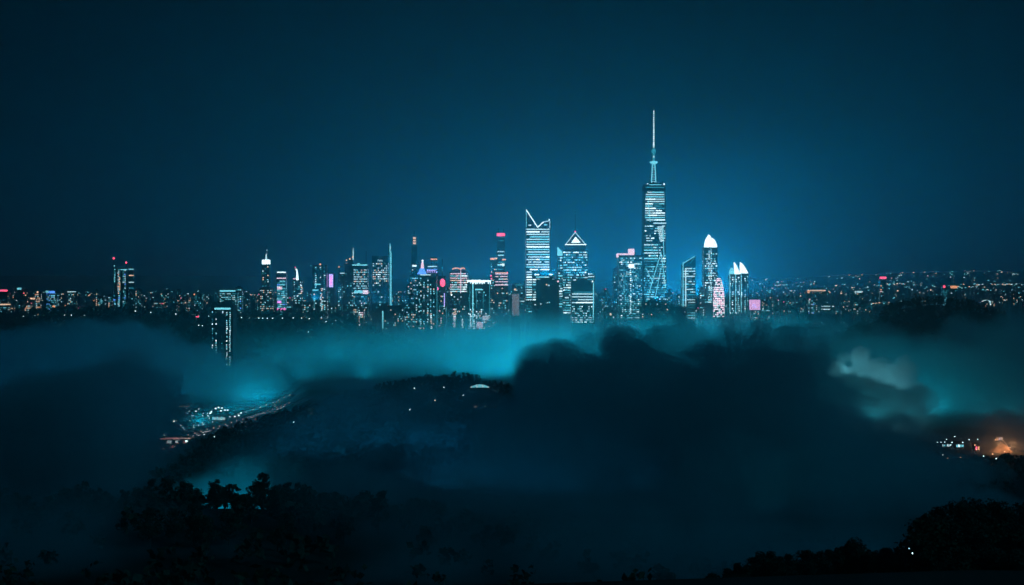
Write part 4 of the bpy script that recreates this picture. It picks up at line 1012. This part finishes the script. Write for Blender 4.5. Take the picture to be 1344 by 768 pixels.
# ------------------------------------------------------------------ houses and dark block on the middle hill
def house(px, py, Y, w_, d_, h_, label, wins, rz=0.0, lit=WM):
    x = PX(px, Y); o = thing('house', label, 'house', (x, Y, max(gz(x, Y), PZ(py, Y)) ), rz)
    b = MB(); b.box(-w_/2, w_/2, -d_/2, d_/2, -14, h_, G3); b.build('wall', o)
    b = MB(); b.prism([(-w_/2-.6, -d_/2-.6), (w_/2+.6, -d_/2-.6), (w_/2+.6, d_/2+.6), (-w_/2-.6, d_/2+.6)], h_ + .02, h_ + .4, ROOF)
    a = [(-w_/2-.6, -d_/2-.6, h_+.42), (w_/2+.6, -d_/2-.6, h_+.42), (w_/2+.6, d_/2+.6, h_+.42), (-w_/2-.6, d_/2+.6, h_+.42)]; r0, r1 = (-w_*.3, 0, h_+3.4), (w_*.3, 0, h_+3.4)
    b.quad(a[0], a[1], r1, r0, ROOF); b.quad(a[2], a[3], r0, r1, ROOF); b.tri(a[1], a[2], r1, ROOF); b.tri(a[3], a[0], r0, ROOF); rf_ = b.build('roof', o)
    b = MB(); b.box(w_*.12, w_*.12 + 1.1, .4, 1.4, h_ + 1.2, h_ + 5, G3); b.build('chimney', rf_)
    for (fx, fw, z0, z1) in wins:
        b = MB(); b.box(-w_/2 + fx*w_, -w_/2 + (fx+fw)*w_, -d_/2 - .35, -d_/2 - .03, z0, z1, lit); b.build('window', o)
    return o
FAINT = glow('window_faint', (.30, .62, .70), .16); FAINT2 = glow('window_faint_warm', (.8, .62, .42), .35)
house(418, 555, 1480, 22, 12, 9, 'pale house with a faintly lit front at the left of the middle hill', [(.04, .34, 1.5, 8), (.44, .36, 1.5, 8)], .1, FAINT)
house(500, 550, 1500, 16, 10, 5, 'low house with two tiny warm windows on the middle hill', [(.1, .1, 1.5, 3.4), (.45, .1, 1.5, 3.4), (.75, .2, 1.2, 3.6)], 0, FAINT2)
house(523, 536, 1560, 18, 10, 5, 'low house with a dim row of windows high on the middle hill', [(.1, .3, 1.5, 3.2), (.6, .2, 1.5, 3.2)], 0, FAINT)
house(637, 553, 1430, 24, 10, 5, 'long house with a dim window strip right of the middle hill', [(.05, .5, 2, 3.6), (.68, .27, 1.6, 3.2)], 0, FAINT2)
x = PX(353, 1640); Yb = 1640; o = thing('dark_tower', 'dark windowless block with a rounded top rising from the trees by the road', 'building', (x, Yb, 0)); k = Yb / F
b = MB(); hh = PZ(549, Yb); P = []
for i in range(9):
    a = math.pi * i / 8; P.append((8.2*k*math.cos(a), hh + 5.2*k*math.sin(a)**.7))
P = [(8.2*k, 0)] + P + [(-8.2*k, 0)]; m_ = len(P); sl = b.slot(G4)
b.v += [(p, -6, q) for p, q in P] + [(p, 6, q) for p, q in P]
b.f.append(tuple(range(m_))[::-1]); b.mi.append(sl); b.f.append(tuple(range(m_, 2*m_))); b.mi.append(sl)
for j in range(m_): b.f.append((j, (j+1) % m_, m_+(j+1) % m_, m_+j)); b.mi.append(sl)
b.build('body', o); b = MB(); b.box(-8.6*k, 8.6*k, -6.4, 6.4, hh - 2.2, hh - 1.4, G2); b.build('cornice', o)
# stadium-like lit roof below the centre fog (px 630,505)
Ys = 1525; t = T('arena', 'bright curved arena roof glowing at the edge of the centre cloud', 'arena', 630, Ys, z=gz(PX(630, Ys), Ys)); k = t.k
b = MB(); b.lathe([(13*k, -6), (13*k, t.Z(508))], G2, 24, 0, 0, 1, .6); b.build('wall', t.o)
b = MB()
for i in range(10):
    f0, f1 = -1 + 2*i/10, -1 + 2*(i+.9)/10
    zq = lambda f: t.Z(507.5) + 3.4*k*(1 - f*f)
    b.quad((f0*12.5*k, -7.9*k, t.Z(508.2)), (f1*12.5*k, -7.9*k, t.Z(508.2)), (f1*12.5*k, -7*k, zq(f1)), (f0*12.5*k, -7*k, zq(f0)), CN if i % 3 else WH)
b.build('roof_light', t.o)
b = MB(); N = 20
for i in range(N):
    f0, f1 = -1 + 2*i/N, -1 + 2*(i+1)/N; zq = lambda f: t.Z(507.6) + 3.5*k*(1 - f*f)
    b.prism([(f0*13*k, -6.9*k), (f1*13*k, -6.9*k), (f1*13*k, 7*k), (f0*13*k, 7*k)], t.Z(508) + .02, (zq(f0) + zq(f1))/2, G3)
b.build('roof', t.o)

# ------------------------------------------------------------------ the highway on the left
m_road = surf('asphalt', (.05, .05, .052), .8, .4, .25); m_line = surf('road_paint', (.7, .7, .66), .7, .8, .15); m_kerb = surf('kerb_concrete', (.28, .27, .26), .85, .5, .2)
RP = [(-398, 1380), (-386, 1570), (-374, 1750), (-362, 1950), (-352, 2150), (-352, 2400), (-380, 2600)]
def road_pt(s_):
    n = len(RP) - 1; i = min(n - 1, int(s_ * n)); f = s_ * n - i
    x0, y0 = RP[i]; x1, y1 = RP[i+1]; x = x0 + (x1-x0)*f; y = y0 + (y1-y0)*f
    L = math.hypot(x1-x0, y1-y0); return x, y, (x1-x0)/L, (y1-y0)/L
def rz_(x, y): return gz(x, y) + 1.6
def ribbon(name, off0, off1, dz, m, a=0.0, e=1.0, n=60, dash=False):
    b = MB()
    for i in range(n):
        if dash and i % 2: continue
        s0, s1 = a + (e-a)*i/n, a + (e-a)*(i+1)/n; q = []
        for s_ in (s0, s1):
            x, y, tx, ty = road_pt(s_); zc = rz_(x, y) + dz
            q.append(((x + ty*off0, y - tx*off0, zc), (x + ty*off1, y - tx*off1, zc)))
        b.quad(q[0][0], q[0][1], q[1][1], q[1][0], m)
    return b.build(name)
b = MB(); n = 60
for i in range(n):
    q = []
    for s_ in (i/n, (i+1)/n):
        x, y, tx, ty = road_pt(s_); zc = rz_(x, y)
        q.append([(x + ty*o_, y - tx*o_, zc + h_) for o_, h_ in ((-13.5, -5), (-12.5, 0), (12.5, 0), (13.5, -5))])
    for j in range(3): b.quad(q[0][j], q[0][j+1], q[1][j+1], q[1][j], m_road)
tag(b.build('road'), 'highway running up the left valley', 'road', kind='structure')
for nm, o_ in (('lane_marking', -6.2), ('lane_marking', 6.2)): tag(ribbon(nm, o_ - .12, o_ + .12, .006, m_line, n=240, dash=True), 'dashed lane paint on the highway', 'road marking', kind='structure')
for o_ in (-12.2, 12.2): 
    r_ = ribbon('kerb', o_ - .25, o_ + .25, .13, m_kerb); tag(r_, 'kerb along the highway', 'kerb', kind='structure')
b = MB()
for i in range(n):
    q = []
    for s_ in (i/n, (i+1)/n):
        x, y, tx, ty = road_pt(s_); q.append([(x + ty*o_, y - tx*o_, rz_(x, y) + h_) for o_, h_ in ((-.3, .01), (-.15, .9), (.15, .9), (.3, .01))])
    for j in range(3): b.quad(q[0][j], q[0][j+1], q[1][j+1], q[1][j], m_kerb)
tag(b.build('crash_barrier'), 'low concrete crash barrier down the middle of the left highway', 'barrier')
# cars
m_paint = [surf('car_paint_' + n_, c_, .35, 1.0, .1, spec=.6) for n_, c_ in (('grey', (.2, .2, .21)), ('white', (.6, .6, .6)), ('dark', (.03, .03, .035)))]
HEAD = glow('headlamp', (.85, .95, 1.0), 5.0); TAIL = glow('tail_lamp', (1.0, .30, .25), 5.0)
tyre = surf('tyre_rubber', (.02, .02, .02), .9, 2, .2)
def make_car(m, label, group):
    o = thing('car', label, 'car', (0, 0, 0), 0, group)
    b = MB(); sec = [(-2.2, .45, .75), (-2.15, .4, .95), (-1.3, .4, 1.0), (-.9, .4, 1.45), (.7, .4, 1.48), (1.35, .4, .98), (2.1, .4, .85), (2.25, .45, .7)]
    s_ = b.slot(m)
    for (y, z0, z1) in sec:
        i = len(b.v); wq = .88 if z1 < 1.2 else .7
        b.v += [(-.88, y, z0), (.88, y, z0), (.9, y, .75), (wq*.92, y, z1), (-wq*.92, y, z1), (-.9, y, .75)]
    for a in range(len(sec)-1):
        for j in range(6): b.f.append((a*6+j, a*6+(j+1) % 6, a*6+6+(j+1) % 6, a*6+6+j)); b.mi.append(s_)
    b.f.append((5, 4, 3, 2, 1, 0)); b.mi.append(s_); e = (len(sec)-1)*6; b.f.append(tuple(range(e, e+6))); b.mi.append(s_)
    b.build('body', o)
    for y in (-1.4, 1.4):
        for x in (-.82, .82):
            b = MB(); b.bar((x - .1, y, .33), (x + .1, y, .33), .33, tyre, 10); b.build('wheel', o)
    for x in (-.6, .6):
        b = MB(); b.box(x - .3, x + .3, 2.16, 2.34, .62, .86, HEAD); b.build('headlight', o)
        b = MB(); b.box(x - .3, x + .3, -2.3, -2.12, .68, .95, TAIL); b.build('tail_light', o)
    return o
gc = [('car driving away up the left highway, red tail lamps showing', 'cars driving away up the highway'), ('car coming down the left highway with headlamps on', 'cars coming down the highway')]
for d_ in (0, 1):
    protos = [make_car(m, *gc[d_]) for m in m_paint]; used = set()
    for i in range(30):
        s_ = R.uniform(.06, .70); x, y, tx, ty = road_pt(s_)
        if i < 14 and d_ == 0: s_ = .10 + i*.009; x, y, tx, ty = road_pt(s_)
        o_ = (R.choice([3.3, 9.0])) * (1 if d_ == 0 else -1); loc = (x + ty*o_, y - tx*o_, rz_(x, y) + .02)
        rz = -math.atan2(tx, ty) + (math.pi if d_ else 0); pi = i % 3
        if pi in used: copy_thing(protos[pi], loc, rz)
        else: protos[pi].location = loc; protos[pi].rotation_euler = (0, 0, rz); used.add(pi)
# highway lamps
def mast_lamp(label, m, group, h=11, r=.7):
    return make_lamp(label, m, group, h, r)
pw = mast_lamp('warm lamp on the right-hand kerb of the left highway', glow('lamp_head_peach', (1.0, .62, .55), 1.8), 'warm lamps along the left highway', 10, .6); first = True
for i in range(26):
    x, y, tx, ty = road_pt(.06 + i*.024); loc = (x + ty*13.2, y - tx*13.2, rz_(x, y) - .3)
    if first: pw.location = loc; first = False
    else: copy_thing(pw, loc, R.uniform(-.2, .2))
pc_ = mast_lamp('pale lamp on the left-hand kerb of the left highway', lm, 'pale lamps along the left highway', 10, .55); first = True
for i in range(18):
    x, y, tx, ty = road_pt(.16 + i*.036); loc = (x - ty*13.2, y + tx*13.2, rz_(x, y) - .3)
    if first: pc_.location = loc; first = False
    else: copy_thing(pc_, loc, math.pi)
# toll canopy with the long rosy light
x, y, tx, ty = road_pt(.205); o = thing('toll_canopy', 'long toll canopy edged with rosy light across the near end of the left highway', 'canopy', (x, y, rz_(x, y)), .12)
b = MB(); b.box(-19, 19, -6, 6, 5.6, 6.6, G2); b.build('roof', o)
for xx in (-17, -6, 6, 17):
    b = MB(); b.box(xx - .35, xx + .35, -.35, .35, 0, 5.58, G2); b.build('post', o)
b = MB(); b.box(-19.2, 2, -6.6, -6.05, 5.4, 7.0, glow('fascia_rose', (1.0, .45, .42), 1.6)); b.box(2.1, 19.2, -6.6, -6.05, 5.7, 6.6, glow('fascia_peach', (1.0, .68, .58), 1.2)); b.build('light_fascia', o)
for xx in (-12, -9, -2):
    b = MB(); b.box(xx, xx + 2.2, -3, 1, .3, 3.0, WB); b.build('booth', o)
# depot
def depot(px, py, Y, label):
    x = PX(px, Y); o = thing('depot', label, 'depot', (x, Y, gz(x, Y))); k = Y / F
    b = MB(); b.box(-9*k, 9*k, -6, 8, -2, 8, G3); b.build('wall', o)
    b = MB(); b.box(-9.5*k, 9.5*k, -7.5, 8.5, 8.03, 9, G2); b.build('roof', o)
    for i in range(9):
        b = MB(); b.box((-8.4 + i*1.9)*k, (-8.4 + i*1.9 + 1.2)*k, -6.5, -6.05, 2.4, 5.6 if i % 3 else 6.6, WH if i % 3 else CN); b.build('window', o)
    return o
depot(288.5, 554, 1960, 'brightly lit depot with a row of white windows beside the left highway')
dl = make_lamp('tall floodlight beside the brightly lit depot', glow('flood_head', (.7, .98, 1.0), 4), 'floodlights round the depot', 16, 1.1); first = True
for (px, py, Y) in [(278, 549, 1930), (283, 547.5, 1980), (287, 546, 2000), (292, 547, 1990), (295, 549, 1950), (277, 553, 1900), (290, 550, 1940), (298, 552, 1950), (318, 556, 1900), (312, 560, 1850), (308, 562, 1830)]:
    x = PX(px, Y); loc = (x, Y, gz(x, Y))
    if first: dl.location = loc; first = False
    else: copy_thing(dl, loc, R.uniform(0, 6))
sl = make_lamp('small scattered lamp left of the depot', lm, 'lamps in the yards left of the depot', 8, .5); first = True
for i in range(30):
    px, py = R.choice([(240 + R.random()*40, 545 + R.random()*12), (228 + R.random()*45, 560 + R.random()*25)]); Y = hit(px, py)
    if not Y: continue
    x = PX(px, Y)
    if abs(x - road_pt(min(1, max(0, (Y - 1380)/1220)))[0]) < 20: continue
    loc = (x, Y, gz(x, Y))
    if first: sl.location = loc; first = False
    else: copy_thing(sl, loc, R.uniform(0, 6))
for (px, py, h_, lab) in [(229, 570, 14, 'single bright round lamp at the left end of the highway yards'), (245, 594, 12, 'greenish lamp in the grass right of the toll canopy')]:
    Y = hit(px, py); o = make_lamp(lab, glow('lamp_bright', (.6, 1.0, .98), 9), None, h_, 1.3); x = PX(px, Y); o.location = (x, Y, gz(x, Y))
Y = 2215; x = PX(241, Y); o = thing('sign_gantry', 'yellowish lit bar of a long roadside gantry above the left yards', 'gantry', (x, Y, gz(x, Y)), .1)
b = MB(); zt = PZ(534, Y) - gz(x, Y)
for xx in (-6.5, 6.5): b.bar((xx, 0, 0), (xx, 0, max(4, zt)), .4, G4, 6)
b.build('post', o); b = MB(); b.box(-7.2, 7.2, -1, -.2, zt - .9, zt + .9, glow('sign_cream', (1.0, .80, .52), .8)); b.build('sign_panel', o)
# wind-down lamps at the far end of the road
fl = make_lamp('yellowish lamp beyond the dark rounded block at the far end of the highway', glow('lamp_yellow', (1.0, .85, .55), 2), 'lamps at the far end of the highway', 9, .5); first = True
for (px, py) in [(361, 533), (361.5, 534.5), (363, 529), (367, 530), (369, 538), (377, 541), (337, 548.5), (333, 550), (329, 550.5)]:
    Y = hit(px, py + 7) or 2100; x = PX(px, Y); loc = (x, Y, gz(x, Y))
    if first: fl.location = loc; first = False
    else: copy_thing(fl, loc)

# ------------------------------------------------------------------ works yard at the right edge
def ground_at(px, Y): return gz(PX(px, Y), Y)
m_earth = surf('bare_earth', (.32, .22, .15), .95, .15, .4)
Y = 1560; x = PX(1315, Y); o = thing('earth_mound', 'bare earth mound under amber light in the works yard at the right', 'mound', (x, Y, gz(x, Y) - 1))
b = MB(); N = 22; b.slot(m_earth)
for i in range(7):
    f = i/6; 
    for j in range(N):
        u_ = 2*math.pi*j/N; rr = 12 * (1 - f) * (1 + .22*noise.noise(Vector((math.cos(u_)*1.5, math.sin(u_)*1.5, i*.4)))) + .3
        b.v.append((rr*1.15*math.cos(u_), rr*math.sin(u_), 11 * f**.8))
for i in range(6):
    for j in range(N): b.f.append((i*N+j, i*N+(j+1) % N, (i+1)*N+(j+1) % N, (i+1)*N+j)); b.mi.append(0)
b.f.append(tuple(range(6*N, 7*N))); b.mi.append(0); b.build('heap', o)
Y = 1570; A = Vector((PX(1336, Y), Y, PZ(606, Y))); B_ = Vector((PX(1316, Y), Y + 4, PZ(579.5, Y)))
o = thing('crane', 'slanting lattice boom strung with amber lamps at the right edge', 'crane', (A.x, A.y, gz(A.x, A.y)))
A0 = A - o.location; B0 = B_ - o.location; b = MB(); off = Vector((1.6, 0, .8))
for s_ in (-1, 1):
    b.bar(A0 + off*s_, B0 + off*s_*.6, .28, G2, 5)
for i in range(14):
    f, f2 = i/14, (i+1)/14; pa = A0.lerp(B0, f); pb = A0.lerp(B0, f2); s_ = 1 if i % 2 else -1
    b.bar(pa + off*s_*(1-.4*f), pb - off*s_*(1-.4*f2), .16, G2, 4)
b.build('boom', o); b = MB(); b.box(A0.x - 3, A0.x + 3.5, -2.5, 3, 0, max(3.5, A0.z), G2); b.build('cab', o)
AMBM = glow('work_lamp', (1.0, .50, .28), 1.6)
for s_ in (-1, 1):
    for i in range(12):
        p = A0.lerp(B0, (i + .5)/12) + off*s_; b = MB(); b.bar(p + Vector((0, -.6, 0)), p + (B0 - A0).normalized()*1.5 + Vector((0, -.6, 0)), .22, AMBM, 5); b.build('lamp', o)
def shed(px, py, Y, wpx, h_, label, lit, nwin, cat='shed'):
    x = PX(px, Y); k = Y/F; z = gz(x, Y); w_ = wpx*k; o = thing('shed', label, cat, (x, Y, z))
    b = MB(); b.box(-w_/2, w_/2, -5, 5, -3, h_, G2); b.build('wall', o)
    b = MB(); b.prism([(-w_/2 - .5, -5.5), (w_/2 + .5, -5.5), (w_/2 + .5, 5.5), (-w_/2 - .5, 5.5)], h_ + .02, h_ + 1.6, ROOF, top=[(-w_/2 - .5, -5.5, h_ + .5), (w_/2 + .5, -5.5, h_ + .5), (w_/2 + .5, 5.5, h_ + 1.8), (-w_/2 - .5, 5.5, h_ + 1.8)]); b.build('roof', o)
    for i in range(nwin):
        b = MB(); a = -w_/2 + w_*(i + .2)/nwin; b.box(a, a + w_*.6/nwin, -5.4, -5.03, h_*.35, h_*.8, lit[i % len(lit)]); b.build('window', o)
shed(1310, 578, 1680, 9, 7, 'shed with an amber-lit front behind the earth mound at the right', [OR, PK, WM], 3)
shed(1258, 586, 1600, 10, 6, 'low office hut with a bright cyan window band in the right works yard', [CN, WB, CN], 4)
shed(1240, 585, 1610, 11, 5, 'low hut with small white windows left of the cyan-windowed hut', [WH, CN, TL, WB], 5)
shed(1281, 590, 1560, 6, 8, 'narrow hut with a red-orange window in the right works yard', [RD, OR], 2)
sl2 = make_lamp('white yard lamp in the works yard at the right', lm, 'white lamps of the right works yard', 12, .5); first = True
for (px, py) in [(1230, 584), (1233, 582), (1240, 583), (1243, 580), (1246, 586), (1248, 582), (1254, 576), (1262, 585), (1272, 580), (1283, 579), (1290, 603), (1235, 602), (1306, 609), (1189, 569)]:
    Y = hit(px, py + 13) or 1600; x = PX(px, Y); loc = (x, Y, gz(x, Y))
    if first: sl2.location = loc; first = False
    else: copy_thing(sl2, loc, R.uniform(0, 6))
al = make_lamp('amber yard lamp in the works yard at the right', glow('lamp_amber', (1.0, .45, .22), 3), 'amber lamps of the right works yard', 12, .6); first = True
for (px, py) in [(1279, 588), (1281, 593), (1306, 582), (1309, 581), (1302, 601), (1318, 596), (1325, 590), (1260, 608), (1243, 606)]:
    Y = hit(px, py + 13) or 1600; x = PX(px, Y); loc = (x, Y, gz(x, Y))
    if first: al.location = loc; first = False
    else: copy_thing(al, loc)
# ------------------------------------------------------------------ trees
m_leaf = surf('leaves_dark', (.045, .07, .04), .8, .6, .45, spec=.15); m_leaf2 = surf('leaves_olive', (.06, .075, .035), .8, .6, .45, spec=.15); m_bark = surf('bark', (.07, .055, .045), .95, 1.5, .4)
def leaf_clump(b, c, r, n, m, size):
    for _ in range(n):
        while True:
            v = Vector((R.uniform(-1, 1), R.uniform(-1, 1), R.uniform(-1, 1)))
            if .25 < v.length <= 1: break
        p = Vector(c) + Vector((v.x*r, v.y*r, v.z*r*.8)); u = Vector((R.gauss(0, 1), R.gauss(0, 1), R.gauss(0, .6))).normalized(); q = u.cross(Vector((R.gauss(0, 1), R.gauss(0, 1), R.gauss(0, 1)))).normalized()
        s_ = size * R.uniform(.6, 1.4)
        b.quad(tuple(p - u*s_), tuple(p - q*s_*.55), tuple(p + u*s_), tuple(p + q*s_*.55), m)
def make_tree(label, h, spread, m, clumps, leaves, size, conic=0.0, group=None):
    o = thing('tree', label, 'tree', (0, 0, 0), 0, group)
    b = MB(); b.bar((0, 0, -1), (0, 0, h*.45), h*.028, m_bark, 8, h*.018); b.bar((0, 0, h*.45), (h*.01, 0, h*.85), h*.018, m_bark, 6, h*.006)
    cs = []
    for i in range(clumps):
        f = (i + R.random())/clumps; zz = h*(.25 + .7*f); prof = math.sin(math.pi*(.15 + .8*f))**.7 if not conic else (1.05 - f*conic)
        a = R.uniform(0, 6.28); rr = spread*prof*R.uniform(.25, .95); c = (rr*math.cos(a), rr*math.sin(a), zz); cs.append(c)
        if i % 2 == 0: b.bar((0, 0, zz*.72), c, h*.008, m_bark, 4, h*.003)
    b.build('trunk', o); b = MB()
    for c in cs: leaf_clump(b, c, spread*R.uniform(.26, .46), leaves, m, size)
    b.build('crown', o); return o
NEAR = [(13.5, 4.6, m_leaf, 26, 130, .30, 0), (11, 5.2, m_leaf2, 28, 130, .32, 0), (15, 3.6, m_leaf, 24, 120, .28, 0), (12.5, 2.4, m_leaf, 22, 90, .26, .9)]
def plant(protos, spots, jz=0.0):
    used = set()
    for (x, y, s_, pi) in spots:
        loc = (x, y, gz(x, y) + jz); rz = R.uniform(0, 6.28)
        if pi in used: copy_thing(protos[pi], loc, rz, s_)
        else:
            o = protos[pi]; o.location = loc; o.rotation_euler = (0, 0, rz); o.scale = (s_, s_, s_); used.add(pi)
# tall grove at the lower right
KIND = ['round-crowned', 'spreading olive', 'tall upright', 'narrow conical']
def protos(where, group): return [make_tree('dark %s tree %s' % (kd, where), h, sp, m, c_, l_, s_, co, group) for kd, (h, sp, m, c_, l_, s_, co) in zip(KIND, NEAR)]
def top_spot(px, py, Y, h):
    """a tree whose crown tip shows at that photo point"""
    x = PX(px, Y); need = PZ(py, Y) - gz(x, Y); return x, Y, need / h
spots = []
for (px, py, Y) in [(1222, 672, 205), (1238, 662, 212), (1212, 690, 200), (1256, 662, 220), (1272, 656, 226), (1290, 660, 230), (1306, 658, 236), (1322, 664, 240), (1340, 662, 246), (1356, 660, 250), (1204, 712, 190), (1225, 700, 185), (1250, 690, 190), (1280, 685, 195), (1310, 690, 200), (1335, 690, 205), (1240, 725, 165), (1275, 720, 170), (1310, 722, 172), (1340, 720, 175), (1215, 740, 165), (1260, 748, 150), (1300, 750, 150), (1335, 752, 150)]:
    pi = R.choice([0, 0, 1, 2]); x, y, s_ = top_spot(px, py, Y, NEAR[pi][0]); spots.append((x, y, max(.5, min(2.0, s_)), pi))
GS = spots
plant(protos('of the tall grove at the lower right', 'trees of the lower right grove'), spots)
spots = []
line = [(940, 752), (955, 744), (968, 738), (985, 731), (1000, 724), (1012, 722), (1024, 729), (1036, 726), (1052, 722), (1064, 724), (1076, 722), (1088, 720), (1100, 717), (1112, 722), (1127, 712), (1138, 724), (1147, 722), (1158, 719), (1168, 724), (1178, 719), (1190, 724), (1202, 730)]
for (px, py) in line:
    for q in range(2):
        Y = 250 + R.uniform(-20, 20) - q*30; pi = R.choice([0, 1, 2, 3, 3]) if q == 0 else R.choice([0, 1])
        x, y, s_ = top_spot(px + q*5, py + q*14, Y, NEAR[pi][0]); spots.append((x, y, max(.35, min(1.6, s_)), pi))
plant(protos('in the low tree line along the bottom right', 'trees of the bottom right tree line'), spots)
# ridge at the lower left
MID = [(13, 5.4, m_leaf, 16, 46, .62, 0), (11, 6.0, m_leaf2, 16, 46, .62, 0), (15, 4.2, m_leaf, 16, 46, .6, 0)]
ps = [make_tree('dark %s tree on the wooded ridge at the lower left' % kd, h, sp, m, c_, l_, s_, co, 'trees on the lower left ridge') for kd, (h, sp, m, c_, l_, s_, co) in zip(KIND, MID)]
spots = []; n = 0
while n < 150:
    x = R.uniform(-330, -30); y = R.uniform(520, 700)
    spots.append((x, y, R.uniform(.55, 1.15), R.randrange(3))); n += 1
plant(ps, spots)
# woods that read as one mass: middle hill, left hill, right hill, slopes
def woods(name, label, regions, seed):
    b = MB(); rr = random.Random(seed); sl_ = b.slot(m_leaf); sl2_ = b.slot(m_leaf2)
    for (xa, xb, ya, yb, n, sz, keep) in regions:
        for _ in range(n):
            x, y = rr.uniform(xa, xb), rr.uniform(ya, yb)
            if not keep(x, y): continue
            z = gz(x, y); h = sz * rr.uniform(.7, 1.35); m = rr.choice((sl_, sl_, sl2_))
            for c in range(7):    # each crown a handful of ragged leaf tufts
                a = rr.uniform(0, 6.28); q = h*.38*math.sqrt(rr.random()); cx, cy_, cz = x + q*math.cos(a), y + q*math.sin(a), z + h*(.35 + .55*rr.random())
                for l in range(5):
                    u = Vector((rr.gauss(0, 1), rr.gauss(0, 1), rr.gauss(0, .8))).normalized(); w_ = u.cross(Vector((rr.gauss(0, 1), rr.gauss(0, 1), rr.gauss(0, 1)))).normalized()
                    p = Vector((cx, cy_, cz)) + Vector((rr.gauss(0, 1), rr.gauss(0, 1), rr.gauss(0, 1)))*h*.09; s_ = h*.15*rr.uniform(.6, 1.3); i = len(b.v)
                    b.v += [tuple(p - u*s_), tuple(p - w_*s_*.7), tuple(p + u*s_), tuple(p + w_*s_*.7)]; b.f.append((i, i+1, i+2, i+3)); b.mi.append(m)
    tag(b.build(name), label, 'woodland', kind='stuff')
woods('woodland', 'dark woods covering the middle hill', [(-400, 330, 1180, 1700, 2100, 13, lambda x, y: gz(x, y) > 14 and not (abs(x - PX(630, 1525)) < 24 and 1400 < y < 1560) and x > -340 + (y - 1180)*.06)], 3)
woods('woodland', 'dark woods on the long hill before the left district', [(-1300, -200, 2780, 3100, 1700, 15, lambda x, y: gz(x, y) > 30)], 4)
woods('woodland', 'dark woods on the hill at the right', [(480, 1100, 2000, 2420, 1300, 14, lambda x, y: gz(x, y) > 34)], 5)
woods('woodland', 'dark scrub on the near slopes', [(-420, 420, 330, 800, 900, 8, lambda x, y: True), (330, 640, 1120, 1380, 420, 9, lambda x, y: gz(x, y) > 9)], 6)
# pair of lamps at the edge of the grove
o = make_lamp('pair of bright path lamps glinting at the left edge of the lower right grove', glow('lamp_glint', (.4, .85, 1.0), 1.6), None, 5.0, .085)
Y = 178; x = PX(1188.5, Y); o.location = (x, Y, PZ(717, Y) - 5.0)
b = MB(); b.lathe([(.03, 4.3), (.065, 4.38), (.05, 4.45), (.02, 4.5)], glow('lamp_glint_small', (.6, .95, 1.0), 4), 8, .42, -1.6); b.build('lamp_head', o)
